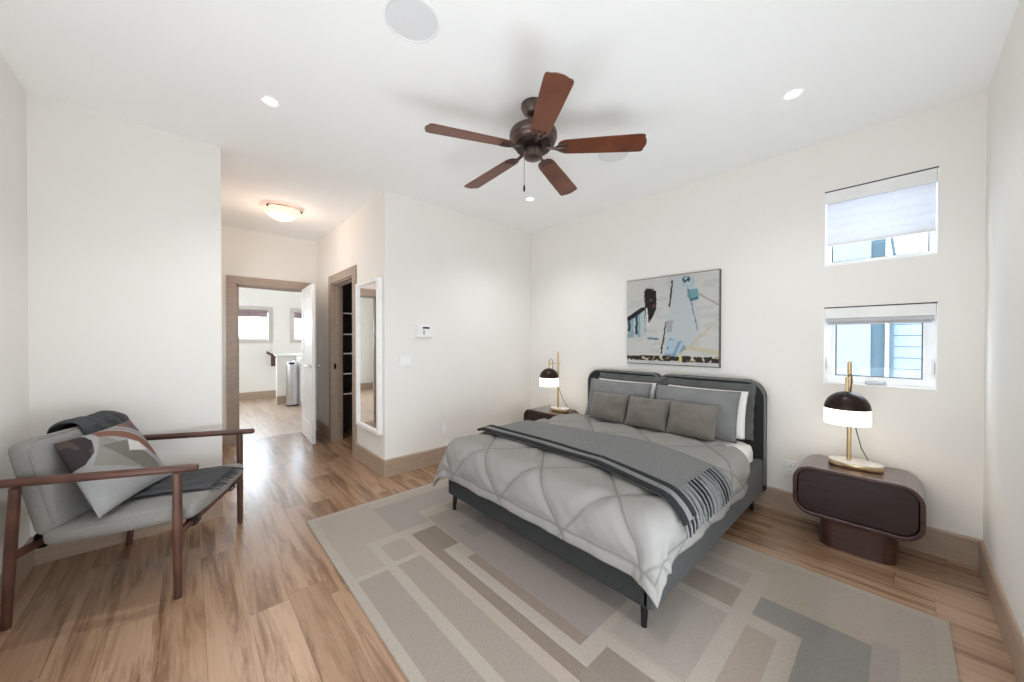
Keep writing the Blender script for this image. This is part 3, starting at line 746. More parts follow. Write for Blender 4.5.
def lamp(name, label, x, y, group):
    z = 0.4905
    r = thing(name, label, 'lamp', (x, y, z), 0, group)
    prof = [(0.94, 0.0), (1.0, 0.006), (1.0, 0.026), (0.985, 0.030)]
    bm = B(); lathe(bm, [(a * 0.13, b) for a, b in prof], (x, y - 0.028, z), 48, sx=0.62, sy=1.0); obj('base', bm, MBRASS, r)
    bm = B(); lathe(bm, [(0.129, 0.0295), (0.130, 0.034), (0.126, 0.038)], (x, y - 0.028, z), 48, sx=0.62, sy=1.0); obj('marble_top', bm, MMARB, r)
    bm = B(); tube(bm, [(x, y, z + 0.036), (x, y, z + 0.672)], 0.0115, 16); tube(bm, [(x, y, z + 0.672), (x, y, z + 0.679)], [0.0115, 0.007], 16); obj('pole', bm, MBRASS, r)
    ax, az = x - 0.155, z + 0.392     # dome centre (rim of dark part)
    bm = B(); tube(bm, [(x, y, z + 0.545), (ax + 0.0, y, z + 0.545)], 0.006, 10); tube(bm, [(ax, y, z + 0.49), (ax, y, z + 0.585)], 0.008, 12); tube(bm, [(x, y, z + 0.53), (x, y, z + 0.56)], 0.017, 14); obj('arm', bm, MBRASS, r)
    R_ = 0.108
    dome = [(R_ * math.cos(a), R_ * math.sin(a) * 0.98) for a in [math.radians(k * 90 / 12) for k in range(13)]]
    dome[-1] = (0.004, dome[-1][1])
    inner = [(max(0.003, a - 0.004), b - 0.004) for a, b in dome[::-1]]; inner[-1] = (R_ - 0.004, 0.0)
    bm = B(); lathe(bm, dome + inner, (ax, y, az), 40, cap=False); sh = obj('lamp_shade', bm, MBRONZED, r)
    bm = B(); lathe(bm, [(R_ - 0.001, 0.0), (R_ - 0.001, -0.092), (R_ - 0.006, -0.092), (R_ - 0.006, 0.0)], (ax, y, az), 40, cap=False); d = obj('diffuser', bm, MGLOW, r)
    tag(d, 'frosted glowing lower band of the shade')
    bm = B(); lathe(bm, [(0.004, -0.075), (0.018, -0.068), (0.026, -0.05), (0.024, -0.03), (0.013, -0.005), (0.013, 0.03)], (ax, y, az), 16); obj('bulb', bm, MBULB, r)
    pts = []
    for k in range(13):
        f = k / 12; a = PI * f
        pts.append((ax + 0.002 + 0.022 * (1 - math.cos(a)) / 2 * 2, y - 0.012 * math.sin(a) - 0.012 * f, z + 0.575 + 0.045 * math.sin(a) - 0.08 * f * f))
    pts += [(ax + 0.075, y - 0.03, z + 0.36), (x - 0.02, y - 0.03, z + 0.26), (x + 0.03, y - 0.055, z + 0.12), (x + 0.075, y - 0.085, z + 0.04), (x + 0.10, y - 0.115, z + 0.006), (x + 0.14, y - 0.15, z + 0.005)]
    bm = B(); tube(bm, pts, 0.0028, 6); obj('cord', bm, MBRONZED, r)
    return r
lamp('table_lamp', 'lit brass and bronze dome lamp on the nightstand under the small windows', 3.165, 0.215, 'brass dome table lamps')
lamp('table_lamp', 'lit brass and bronze dome lamp on the far nightstand behind the bed', 3.165, 2.655, 'brass dome table lamps')

# ------------------------------------------------------------------ painting
PY0, PY1, PZ0, PZ1 = 1.019, 1.875, 1.07, 1.907
pt = thing('wall_painting', 'large abstract black, teal and off-white painting above the headboard', 'painting', (X1 - 0.02, (PY0 + PY1) / 2, PZ0))
bm = B(); frame_box(bm, X1 - 0.024, X1 - 0.002, PY0, PY1, PZ0, PZ1, 0.006); obj('frame', bm, MFRAME, pt, smooth=False)
bm = B(); NA = 150
def artp(u, v): return Vector((X1 - 0.022, PY1 - 0.008 - (PY1 - PY0 - 0.016) * u, PZ0 + 0.008 + (PZ1 - PZ0 - 0.016) * v))
grid(bm, NA, NA, artp)
bm2 = bm
canvas = obj('canvas', bm2, MART, pt, smooth=False)
def inpoly(x, y, P):
    c = False; j = len(P) - 1
    for i in range(len(P)):
        if (P[i][1] > y) != (P[j][1] > y) and x < (P[j][0] - P[i][0]) * (y - P[i][1]) / (P[j][1] - P[i][1]) + P[i][0]: c = not c
        j = i
    return c
def segd(x, y, a, b):
    vx, vy = b[0] - a[0], b[1] - a[1]; t = max(0, min(1, ((x - a[0]) * vx + (y - a[1]) * vy) / (vx * vx + vy * vy)))
    return math.hypot(x - a[0] - t * vx, y - a[1] - t * vy)
def art(u, v):
    y = 1 - v; u = u * 2.99 / ((1 - u) * 3.62 + u * 2.99)
    n1 = noise.noise(Vector((u * 9, y * 9, 1))); n2 = noise.noise(Vector((u * 26, y * 26, 5))); n3 = noise.noise(Vector((u * 5, y * 14, 8)))
    x, yy = u + 0.008 * n2, y + 0.008 * n1
    c = (192, 191, 187) if n3 < 0.15 else (184, 184, 182)
    if inpoly(x, yy, [(.50, 0.02), (.72, 0.02), (.80, .62), (.60, .88), (.40, .9)]): c = (182, 187, 190)
    if inpoly(x, yy, [(0, .47), (.19, .37), (.20, .68), (0, .69)]): c = (134, 158, 166) if math.sin(u * 60 + n1 * 3) > -0.1 else (176, 186, 188)
    if segd(x, yy, (.10, .42), (.10, .64)) < .012 or segd(x, yy, (.02, .5), (.02, .60)) < .012: c = (44, 52, 58)
    if segd(x, yy, (0.0, .465), (.17, .35)) < .026: c = (34, 32, 34)
    if inpoly(x, yy, [(.18, .15), (.205, .11), (.29, .12), (.315, .16), (.315, .36), (.27, .46), (.215, .55), (.195, .40)]): c = (36, 34, 36) if n2 < 0.32 else (92, 66, 58)
    if segd(x, yy, (.21, .35), (.225, .55)) < .007: c = (232, 230, 226)
    if segd(x, yy, (.23, .70), (.33, .715)) < .012: c = (96, 128, 140)
    if segd(x, yy, (.49, .06), (.46, .34)) < .010 or segd(x, yy, (.42, .52), (.37, .88)) < .008: c = (54, 54, 58)
    if inpoly(x, yy, [(.43, .50), (.50, .50), (.49, .63), (.43, .64)]): c = (158, 158, 160)
    if inpoly(x, yy, [(.65, .17), (.77, .17), (.78, .28), (.69, .30), (.66, .25)]): c = (110, 152, 160) if n1 > -0.2 else (70, 108, 120)
    if math.hypot((x - .64) / 1.3, yy - .06) < .035: c = (60, 72, 80)
    if math.hypot((x - .66) / 1.3, yy - .09) < .06 and n2 > 0: c = (158, 184, 190)
    if segd(x, yy, (.66, .15), (.77, .62)) < .004: c = (84, 80, 80)
    if segd(x, yy, (.77, .22), (1.0, .36)) < .008: c = (156, 148, 138)
    if segd(x, yy, (1.0, .50), (.58, .88)) < .006: c = (186, 172, 132)
    if segd(x, yy, (.66, .80), (1.0, .86)) < .022: c = (190, 180, 156)
    if inpoly(x, yy, [(.46, .70), (.62, .74), (.64, .82), (.54, .90), (.40, .89)]):
        a = math.sin((u - .5) * 40 + (y - .8) * 36 + n1 * 4); c = (124, 152, 172) if a > 0 else (166, 184, 196)
    if yy > .905 + 0.02 * n3 and yy < .965 + .02 * n1:
        c = (48, 46, 46) if n2 < 0.18 else ((150, 132, 92) if n2 < 0.3 else (196, 186, 164))
        if .46 < x < .60 and n1 > -0.1: c = (214, 194, 112)
    return lin(c)
me = canvas.data; atr = me.color_attributes.new('pattern', 'FLOAT_COLOR', 'POINT')
for i in range(len(me.vertices)): atr.data[i].color = art((i // (NA + 1)) / NA, (i % (NA + 1)) / NA)
so = canvas.modifiers.new('thick', 'SOLIDIFY'); so.thickness = 0.014; so.offset = -1

# ------------------------------------------------------------------ ceiling fan
FX, FYc = 1.538, 1.487
fan = thing('ceiling_fan', 'five-bladed ceiling fan with cherry wood blades and bronze motor', 'ceiling fan', (FX, FYc, H))
bm = B(); lathe(bm, [(0.072, H - 0.001), (0.074, H - 0.018), (0.066, H - 0.032), (0.062, H - 0.046), (0.040, H - 0.066), (0.022, H - 0.076)], (FX, FYc, 0)); obj('canopy', bm, MBRONZE, fan)
bm = B(); tube(bm, [(FX, FYc, H - 0.078), (FX, FYc, 2.56)], 0.013, 14); lathe(bm, [(0.028, 2.565), (0.026, 2.592), (0.016, 2.602)], (FX, FYc, 0)); obj('downrod', bm, MBRONZED, fan)
bm = B(); lathe(bm, [(0.03, 2.568), (0.11, 2.564), (0.136, 2.552), (0.143, 2.536), (0.143, 2.512), (0.136, 2.504), (0.137, 2.498), (0.132, 2.486), (0.120, 2.474), (0.075, 2.468)], (FX, FYc, 0)); obj('motor_housing', bm, MBRONZE, fan)
bm = B(); lathe(bm, [(0.112, 2.472), (0.104, 2.452), (0.06, 2.446)], (FX, FYc, 0)); obj('flywheel', bm, MBRONZED, fan)
bm = B(); lathe(bm, [(0.055, 2.450), (0.057, 2.435), (0.057, 2.408), (0.052, 2.396), (0.03, 2.388), (0.012, 2.386)], (FX, FYc, 0)); obj('switch_housing', bm, MBRONZE, fan)
def blade_outline():
    pts = []
    r0, r1 = 0.148, 0.645
    up = [(r0, 0.012), (r0 + 0.004, 0.030), (r0 + 0.020, 0.046), (r0 + 0.045, 0.054), (0.40, 0.062), (r1 - 0.040, 0.067), (r1 - 0.022, 0.065), (r1 - 0.012, 0.056), (r1 - 0.012, 0.044), (r1 - 0.006, 0.030), (r1 - 0.001, 0.016), (r1, 0.0)]
    pts = up + [(x, -y) for x, y in up[-2::-1]]
    return pts
for k in range(5):
    a = math.radians(18.36 + 72 * k); ca, sa = math.cos(a), math.sin(a); tp = math.radians(-12)
    def place(r, t, z):
        y = t * math.cos(tp) - z * math.sin(tp); zz = t * math.sin(tp) + z * math.cos(tp)
        return (FX + r * ca - y * sa, FYc + r * sa + y * ca, 2.454 - 0.034 * r / 0.645 + zz)
    bm = B(); prism(bm, blade_outline(), lambda r, t: place(r, t, -0.003), lambda r, t: place(r, t, 0.003))
    bl_ = obj('blade', bm, MFANW, fan, smooth=False, bevel=0.0012)
    bm = B()
    tube(bm, [place(0.075, 0, 0.012), place(0.10, 0, -0.002), place(0.13, 0, -0.008), place(0.18, 0, -0.006)], [0.012, 0.010, 0.009, 0.007], 8)
    for t in (-0.03, 0, 0.03):
        tube(bm, [place(0.13, 0, -0.008), place(0.165, t * 0.9, -0.006), place(0.205, t, -0.005)], [0.007, 0.007, 0.008], 8)
    obj('blade_iron', bm, MBRONZE, bl_)
bm = B(); px_, py_ = FX - 0.040, FYc + 0.036
tube(bm, [(px_, py_, 2.40), (px_, py_, 2.235)], 0.0016, 6); pc = obj('pull_chain', bm, MBRONZE, fan)
bm = B(); lathe(bm, [(0.002, 2.238), (0.006, 2.225), (0.0065, 2.205), (0.003, 2.195)], (px_, py_, 0), 12); obj('chain_pull', bm, MBRONZED, pc)

# ------------------------------------------------------------------ ceiling fittings
def downlight(label, x, y, power=38):
    r = thing('recessed_downlight', label, 'ceiling light', (x, y, H), 0, 'recessed ceiling downlights')
    bm = B(); lathe(bm, [(0.055, H), (0.055, H - 0.004), (0.046, H - 0.006), (0.040, H - 0.001), (0.038, H - 0.0008)], (x, y, 0), 32); obj('trim_ring', bm, MWHITE, r)
    bm = B(); lathe(bm, [(0.034, H - 0.0015), (0.030, H - 0.0045), (0.005, H - 0.006)], (x, y, 0), 24); obj('lens', bm, MLED, r)
    l = bpy.data.lights.new('downlight_beam', 'SPOT'); l.energy = power; l.spot_size = math.radians(125); l.spot_blend = 1.0; l.shadow_soft_size = 0.05; l.color = (0.94, 0.965, 1.0)
    o = bpy.data.objects.new('downlight_beam', l); link(o, r); o.location = (0, 0, -0.02)
downlight('small recessed ceiling downlight nearest the hallway opening', 0.363, 2.512)
downlight('small recessed ceiling downlight nearest the small windows', 2.571, 0.419, 20)
downlight('small recessed ceiling downlight over the near corner of the room', 0.363, 0.419)
downlight('small recessed ceiling downlight below the fan pull chain, near the far corner', 2.533, 2.492)
def speaker(label, x, y, r_):
    r = thing('ceiling_speaker', label, 'speaker', (x, y, H), 0, 'round ceiling speakers')
    bm = B(); lathe(bm, [(r_, H), (r_, H - 0.004), (r_ - 0.008, H - 0.007), (r_ - 0.012, H - 0.004), (r_ - 0.013, H)], (x, y, 0), 48, cap=False); obj('speaker_rim', bm, MPLAST, r)
    bm = B(); lathe(bm, [(r_ - 0.013, H - 0.001), (r_ - 0.014, H - 0.004), (r_ * 0.5, H - 0.005), (0.005, H - 0.0055)], (x, y, 0), 48); obj('grille', bm, MGRIL, r)
speaker('round white ceiling speaker at the top edge of the photo', 0.735, 1.455, 0.120)
speaker('round white ceiling speaker partly behind a fan blade', 2.39, 1.475, 0.120)
hl = thing('flush_ceiling_light', 'glowing alabaster bowl light on the hall ceiling', 'ceiling light', (0.745, 4.45, H))
hx, hy = 0.745, 4.43
bm = B(); lathe(bm, [(0.09, H), (0.09, H - 0.02), (0.085, H - 0.03)], (hx, hy, 0)); obj('mount_plate', bm, MBRONZED, hl)
bm = B(); prof = [(0.178 * math.sin(math.radians(a)) / math.sin(math.radians(62)), H - 0.035 - 0.105 * (math.cos(math.radians(a)) - math.cos(math.radians(62))) / (1 - math.cos(math.radians(62)))) for a in (62, 55, 48, 40, 32, 24, 16, 8, 2)]
lathe(bm, prof, (hx, hy, 0), 48, cap=True); obj('glass_bowl', bm, MBOWL, hl)
for k in range(3):
    a = math.radians(-25 + 120 * k); c_, s_ = math.cos(a), math.sin(a)
    bm = B(); tube(bm, [(hx + 0.08 * c_, hy + 0.08 * s_, H - 0.02), (hx + 0.172 * c_, hy + 0.172 * s_, H - 0.026), (hx + 0.186 * c_, hy + 0.186 * s_, H - 0.036), (hx + 0.174 * c_, hy + 0.174 * s_, H - 0.048)], 0.008, 8); obj('clip', bm, MBRONZED, hl)
l = bpy.data.lights.new('hall_bulb', 'POINT'); l.energy = 4.5; l.color = (1.0, 0.76, 0.62); l.shadow_soft_size = 0.12
o = bpy.data.objects.new('hall_bulb', l); link(o, hl); o.location = (0, 0, -0.24)

# ------------------------------------------------------------------ wall fittings
def plate(bm, ax, at, u, z, w_, h_, t=0.006):
    if ax == 'Y': box(bm, u - w_ / 2, u + w_ / 2, at - t, at - 0.0005, z - h_ / 2, z + h_ / 2)
    else: box(bm, at - t, at - 0.0005, u - w_ / 2, u + w_ / 2, z - h_ / 2, z + h_ / 2)
th_ = thing('thermostat', 'white wall thermostat with dark display above the light switch', 'thermostat', (1.785, YT, 1.395))
bm = B(); plate(bm, 'Y', YT, 1.785, 1.395, 0.185, 0.125, 0.024); obj('housing', bm, MPLAST, th_, smooth=False, bevel=0.004)
bm = B(); plate(bm, 'Y', YT - 0.024, 1.80, 1.428, 0.075, 0.018, 0.0015); obj('display', bm, MBLACK, th_, smooth=False)
bm = B(); plate(bm, 'Y', YT - 0.024, 1.775, 1.382, 0.010, 0.045, 0.0015); obj('slider', bm, MBLACK, th_, smooth=False)
sw = thing('light_switch', 'white double rocker light switch left below the thermostat', 'switch', (1.585, YT, 1.095))
bm = B(); plate(bm, 'Y', YT, 1.585, 1.095, 0.135, 0.115, 0.007); obj('switch_plate', bm, MPLAST, sw, smooth=False, bevel=0.002)
for dx in (-0.03, 0.03):
    bm = B(); plate(bm, 'Y', YT - 0.0065, 1.585 + dx, 1.095, 0.034, 0.066, 0.005); obj('rocker', bm, MWHITE, sw, smooth=False, bevel=0.0015)
ou = thing('wall_outlet', 'white wall outlet between bed and nightstand', 'outlet', (X1, 0.545, 0.34))
bm = B(); plate(bm, 'X', X1, 0.545, 0.34, 0.075, 0.118, 0.006); obj('outlet_plate', bm, MPLAST, ou, smooth=False, bevel=0.002)
for dz in (-0.022, 0.022):
    bm = B(); plate(bm, 'X', X1 - 0.0055, 0.545, 0.34 + dz, 0.034, 0.030, 0.004); so_ = obj('socket', bm, MWHITE, ou, smooth=False, bevel=0.001)
    bm = B(); plate(bm, 'X', X1 - 0.0094, 0.538, 0.342 + dz, 0.003, 0.010, 0.0008); plate(bm, 'X', X1 - 0.0094, 0.552, 0.342 + dz, 0.003, 0.010, 0.0008); obj('slots', bm, MBLACK, so_, smooth=False)
ou = thing('wall_outlet', 'white wall outlet low on the wall left of the bed', 'outlet', (2.02, YT, 0.38))
bm = B(); plate(bm, 'Y', YT, 2.02, 0.36, 0.075, 0.118, 0.006); obj('outlet_plate', bm, MPLAST, ou, smooth=False, bevel=0.002)
for dz in (-0.022, 0.022):
    bm = B(); plate(bm, 'Y', YT - 0.0055, 2.02, 0.36 + dz, 0.034, 0.030, 0.004); obj('socket', bm, MWHITE, ou, smooth=False, bevel=0.001)

# mirror hanging on the hall wall
mi = thing('wall_mirror', 'tall white framed mirror on the hall wall beside the closet', 'mirror', (XT - 0.02, 3.62, 0.40))
my0, my1, mz0, mz1 = 3.33, 3.93, 0.395, 1.905
bm = B(); frame_box(bm, XT - 0.050, XT - 0.002, my0, my1, mz0, mz1, 0.036); obj('mirror_frame', bm, MWHITE, mi, smooth=False, bevel=0.004)
bm = B(); box(bm, XT - 0.030, XT - 0.022, my0 + 0.03, my1 - 0.03, mz0 + 0.03, mz1 - 0.03); obj('mirror_glass', bm, MMIRROR, mi, smooth=False)

# closet shelving
cs = thing('closet_shelving', 'dark closet shelving with white shelf edges inside the hall closet', 'shelving', (1.9, 5.25, 0))
bm = B(); box(bm, 1.50, 2.50, 5.50, 5.53, 0, 2.3); obj('back_panel', bm, MSHELF, cs, smooth=False)
for x in (1.50, 2.48):
    bm = B(); box(bm, x, x + 0.02, 4.96, 5.50, 0, 2.3); obj('side_panel', bm, MSHELF, cs, smooth=False)
for z in (0.59, 0.86, 1.13, 1.39, 1.67):
    bm = B(); box(bm, 1.52, 2.48, 5.0, 5.50, z - 0.02, z); s_ = obj('shelf', bm, MSHELF, cs, smooth=False)
    bm = B(); box(bm, 1.52, 2.48, 4.988, 5.0, z - 0.018, z); tag(obj('shelf_edge', bm, MWHITE, s_, smooth=False), 'white front edge of the shelf')

# ------------------------------------------------------------------ far room
def far_window(n, x0, x1, z0, z1, label):
    r = bpy.data.objects.new('window_%d' % n, None); COL.objects.link(r); r.location = ((x0 + x1) / 2, FY, z0); r['kind'] = 'structure'; r['label'] = label
    def ring(a0, a1, b0, b1, t, ya, yb):
        bm = B(); ring_prism(bm, [(a0, b0), (a1, b0), (a1, b1), (a0, b1)], [(a0 + t, b0 + t), (a1 - t, b0 + t), (a1 - t, b1 - t), (a0 + t, b1 - t)], lambda x, z: (x, ya, z), lambda x, z: (x, yb, z)); return bm
    obj('window_casing', ring(x0 - 0.08, x1 + 0.08, z0 - 0.08, z1 + 0.08, 0.08, FY - 0.018, FY - 0.0005), mat_grey, r, smooth=False)
    obj('window_frame', ring(x0, x1, z0, z1, 0.035, FY + 0.04, FY + 0.09), MWHITE, r, smooth=False)
    bm = B(); box(bm, x0 + 0.03, x1 - 0.03, FY + 0.06, FY + 0.066, z0 + 0.03, z1 - 0.03); obj('pane', bm, MGLASS, r, smooth=False)
mat_grey = mat('greige_casing', (196, 188, 182), (206, 198, 192), rough=0.5, scale=5, stretch=(2, 2, 6))
far_window(3, 0.38, 1.33, 1.32, 1.97, 'far room window left of the door edge')
far_window(4, 1.83, 2.67, 1.32, 1.97, 'far room window partly hidden by the open door')
for x0, x1, lb in ((0.38, 1.33, 'mauve roller blind rolled up in the left far room window'), (1.83, 2.67, 'mauve roller blind rolled up in the far room window by the door edge')):
    r = thing('roller_blind', lb, 'blind', ((x0 + x1) / 2, FY + 0.02, 1.97))
    bm = B(); tube(bm, [(x0 + 0.01, FY + 0.018, 1.935), (x1 - 0.01, FY + 0.018, 1.935)], 0.022, 14); obj('roller', bm, MMAUVE, r)
    bm = B(); box(bm, x0 + 0.015, x1 - 0.015, FY + 0.022, FY + 0.027, 1.83, 1.93); box(bm, x0 + 0.015, x1 - 0.015, FY + 0.018, FY + 0.031, 1.815, 1.832); obj('blind_fabric', bm, MMAUVE, r, smooth=False)
# half wall with cap and baseboard at the stair
hw = bpy.data.objects.new('trim_3', None); COL.objects.link(hw); hw.location = (1.6, 8.6, 0); hw['kind'] = 'structure'; hw['label'] = 'white half wall with cap at the stair in the far room'
bm = B(); box(bm, 1.33, 2.6, 8.50, 8.64, 0, 0.98); obj('half_wall', bm, MW, hw, smooth=False)
bm = B(); box(bm, 1.30, 2.6, 8.47, 8.67, 0.98, 1.015); obj('cap', bm, MWHITE, hw, smooth=False, bevel=0.004)
bm = B(); box(bm, 1.32, 2.6, 8.484, 8.4995, 0, 0.16); obj('baseboard', bm, MTRIMH, hw, smooth=False)
hr = thing('stair_handrail', 'short wooden handrail end on the far room wall above the stair', 'handrail', (1.42, FY, 0.95))
bm = B(); prism(bm, rrect(0.055, 0.06, 0.015, 4), lambda a, b: (1.28, FY - 0.12 + a, 1.03 + b), lambda a, b: (1.62, FY - 0.12 + a, 0.83 + b)); obj('rail', bm, MWAL, hr)
bm = B(); box(bm, 1.36, 1.44, FY - 0.13, FY - 0.11, 0.72, 0.95); box(bm, 1.385, 1.415, FY - 0.12, FY, 0.78, 0.82); obj('bracket', bm, MWAL, hr, smooth=False)
tc_ = thing('trash_can', 'tall stainless steel trash can in the far room', 'trash can', (1.525, 8.12, 0))
bm = B(); lathe(bm, [(0.105, 0.0), (0.108, 0.012), (0.108, 0.028)], (1.525, 8.12, 0)); obj('base_ring', bm, MBLACK, tc_)
bm = B(); lathe(bm, [(0.104, 0.028), (0.104, 0.80)], (1.525, 8.12, 0)); obj('body', bm, MSTEEL, tc_)
bm = B(); lathe(bm, [(0.107, 0.80), (0.107, 0.82), (0.085, 0.865), (0.04, 0.885), (0.004, 0.888)], (1.525, 8.12, 0)); obj('lid', bm, MSTEEL, tc_)
bm = B(); prism(bm, rrect(0.12, 0.035, 0.012, 4), lambda a, b: (1.525 - 0.03 + a * 0.7, 8.012 - a * 0.15, 0.845 + b), lambda a, b: (1.525 - 0.03 + a * 0.7, 8.04 - a * 0.15, 0.845 + b)); obj('flap', bm, MBLACK, tc_)
cb = thing('white_cabinet', 'white base cabinet with stone top beside the open hall door', 'cabinet', (1.95, 7.8, 0))
bm = B(); box(bm, 1.66, 2.41, 7.45, 8.42, 0.0, 0.98); obj('body', bm, MWHITE, cb, smooth=False)
for y0 in (7.46, 7.945):
    bm = B(); box(bm, 1.644, 1.6595, y0, y0 + 0.465, 0.10, 0.95); d = obj('door', bm, MWHITE, cb, smooth=False, bevel=0.003)
    bm = B(); tube(bm, [(1.63, y0 + 0.42, 0.80), (1.63, y0 + 0.42, 0.92)], 0.006, 8); tube(bm, [(1.645, y0 + 0.42, 0.81), (1.63, y0 + 0.42, 0.81)], 0.005, 8); tube(bm, [(1.645, y0 + 0.42, 0.91), (1.63, y0 + 0.42, 0.91)], 0.005, 8); obj('handle', bm, MSTEEL, d)
bm = B(); box(bm, 1.64, 2.43, 7.43, 8.44, 0.98, 1.02); obj('countertop', bm, MMARB, cb, smooth=False, bevel=0.004)

# ------------------------------------------------------------------ lounge chair
A2 = Vector((-0.045, 2.44)); fv = Vector((0.945, -0.326)); sv = Vector((0.40, 0.917))
def CH(a, b, z):
    p = A2 + fv * a + sv * b
    return Vector((p.x, p.y, z))
ch = thing('lounge_chair', 'walnut-framed wide lounge armchair with grey linen cushions by the left wall', 'armchair', CH(-0.3, 0.36, 0))
BR_ = 0.78
def rod(name, pts, rad, parent=ch, m=MWAL, n=14):
    bm = B(); tube(bm, pts, rad, n); return obj(name, bm, m, parent)
rod('leg', [CH(0.0, 0.0, 0.0), CH(0.0, 0.0, 0.40), CH(0.0, 0.0, 0.632)], [0.0165, 0.0195, 0.018])
rod('leg', [CH(0.0, BR_, 0.0), CH(0.0, BR_, 0.40), CH(0.0, BR_, 0.632)], [0.0165, 0.0195, 0.018])
rod('leg', [CH(-0.625, 0.055, 0.0), CH(-0.585, 0.02, 0.35), CH(-0.555, 0.0, 0.645)], [0.016, 0.0195, 0.018])
rod('leg', [CH(-0.56, BR_ - 0.06, 0.0), CH(-0.53, BR_ - 0.04, 0.35), CH(-0.50, BR_ - 0.03, 0.645)], [0.015, 0.018, 0.017])
rod('armrest', [CH(0.085, -0.005, 0.652), CH(0.075, -0.005, 0.652), CH(-0.3, -0.003, 0.662), CH(-0.64, 0.0, 0.672)], [0.012, 0.0185, 0.0195, 0.019])
rod('armrest', [CH(0.085, BR_ + 0.005, 0.645), CH(0.075, BR_ + 0.005, 0.645), CH(-0.3, BR_ - 0.025, 0.66), CH(-0.535, BR_ - 0.035, 0.668)], [0.012, 0.0185, 0.019, 0.019])
rod('front_rail', [CH(0.0, 0.0, 0.325), CH(0.0, BR_, 0.325)], 0.018)
rod('rear_rail', [CH(-0.58, 0.02, 0.335), CH(-0.53, BR_ - 0.04, 0.335)], 0.019)
rod('back_rail', [CH(-0.555, 0.06, 0.60), CH(-0.505, BR_ - 0.03, 0.60)], 0.015)
def chmap(ax, ay, nz_, c):
    return lambda q: c + ax * q.x + ay * q.y + nz_ * q.z
# seat cushion
bm = B()
def seatmap(q):
    # q in box half (0.28, 0.325, 0.045): x forward, y side
    z = 0.400 + 0.016 * (q.x / 0.28) + q.z - 0.012 * (1 - (q.y / 0.325) ** 2)
    return CH(-0.225 + q.x, 0.365 + q.y, z)
soft_box(bm, seatmap, (0.285, 0.335, 0.045), 0.042, cuts=22, puff=0.012); obj('seat_cushion', bm, MCHC, ch, angle=180)
# back cushion, leaning
bm = B()
def backmap(q):
    # q.x up (half 0.235), q.y side, q.z thickness
    f = (q.x + 0.235) / 0.47
    a = -0.490 - 0.108 * f + q.z
    return CH(a, 0.352 + q.y * (1 - 0.04 * f), 0.385 + 0.447 * f + q.z * 0.15)
soft_box(bm, backmap, (0.235, 0.305, 0.050), 0.046, cuts=22, puff=0.012); obj('back_cushion', bm, MCHC, ch, angle=180)
# piping seams
def pipe(name, f3, half, r_, nn=10):
    pl = rrect(half[0] * 2 - 0.012, half[1] * 2 - 0.012, r_, nn)
    pts = [f3(Vector((x, y, half[2]))) for x, y in pl] ; pts.append(pts[0])
    bm = B(); tube(bm, pts, 0.004, 6, cap=False); return obj(name, bm, MCHC, ch)
pipe('piping', lambda q: seatmap(Vector((q.x, q.y, 0.024))), (0.285, 0.335, 0.02), 0.06)
pipe('piping', lambda q: backmap(Vector((q.x, q.y, 0.032))), (0.235, 0.305, 0.02), 0.06)
for b in (0.14, 0.60):
    bm = B(); ring_prism(bm, rrect(0.056, 0.090, 0.022, 4), rrect(0.048, 0.082, 0.018, 4), lambda u, v: CH(u * 0.9 + 0.006, b - 0.018, 0.346 + v), lambda u, v: CH(u * 0.9 + 0.006, b + 0.018, 0.346 + v)); obj('strap', bm, MBLACK, ch)
    bm = B(); ring_prism(bm, rrect(0.056, 0.075, 0.02, 4), rrect(0.048, 0.067, 0.016, 4), lambda u, v: CH(u * 0.9 - 0.555, b - 0.02, 0.350 + v), lambda u, v: CH(u * 0.9 - 0.555, b + 0.02, 0.350 + v)); obj('strap', bm, MBLACK, ch)
# throw over the chair back and seat
bm = B()
path = [(-0.665, 0.66), (-0.665, 0.74), (-0.657, 0.80), (-0.637, 0.842), (-0.598, 0.852), (-0.560, 0.842), (-0.535, 0.80), (-0.508, 0.70), (-0.475, 0.58), (-0.440, 0.50), (-0.40, 0.462), (-0.30, 0.452), (-0.18, 0.456), (-0.02, 0.457), (0.04, 0.450)]
def pathat(f):
    x = f * (len(path) - 1); i = min(int(x), len(path) - 2); t = x - i
    p0, p1, p2, p3 = path[max(i - 1, 0)], path[i], path[i + 1], path[min(i + 2, len(path) - 1)]
    return [0.5 * ((2 * p1[k]) + (-p0[k] + p2[k]) * t + (2 * p0[k] - 5 * p1[k] + 4 * p2[k] - p3[k]) * t * t + (-p0[k] + 3 * p1[k] - 3 * p2[k] + p3[k]) * t ** 3) for k in (0, 1)]
def thc(u, v):
    a, z = pathat(u)
    k = min(1, max(0, (u - 0.55) / 0.2)); k = k * k * (3 - 2 * k)
    wd = 0.315 + 0.03 * k; b0 = 0.340 - 0.125 * k + 0.10 * max(0, u - 0.8)
    b = b0 + wd * v
    fold = abs(math.sin(PI * 4 * v + 0.6 * math.sin(u * 9)))
    bump_ = 0.018 * fold * (0.6 + 0.5 * math.sin(v * 5 + u * 3) ** 2) + 0.005 * noise.noise(Vector((u * 12, v * 7, 3)))
    # push along the outward normal of the path
    a2, z2 = pathat(min(1, u + 0.01)); a1, z1 = pathat(max(0, u - 0.01))
    tx, tz = a2 - a1, z2 - z1; l_ = math.hypot(tx, tz) or 1
    return CH(a - tz / l_ * bump_ , b + 0.012 * math.sin(u * 25 + v * 4), z + tx / l_ * bump_)
grid(bm, 130, 48, thc)
tw = obj('throw_blanket', bm, MCHT, angle=180); so = tw.modifiers.new('thick', 'SOLIDIFY'); so.thickness = 0.008; so.offset = 1
tag(tw, 'charcoal knit throw draped over the back and seat of the lounge chair', 'throw')
bm = B()
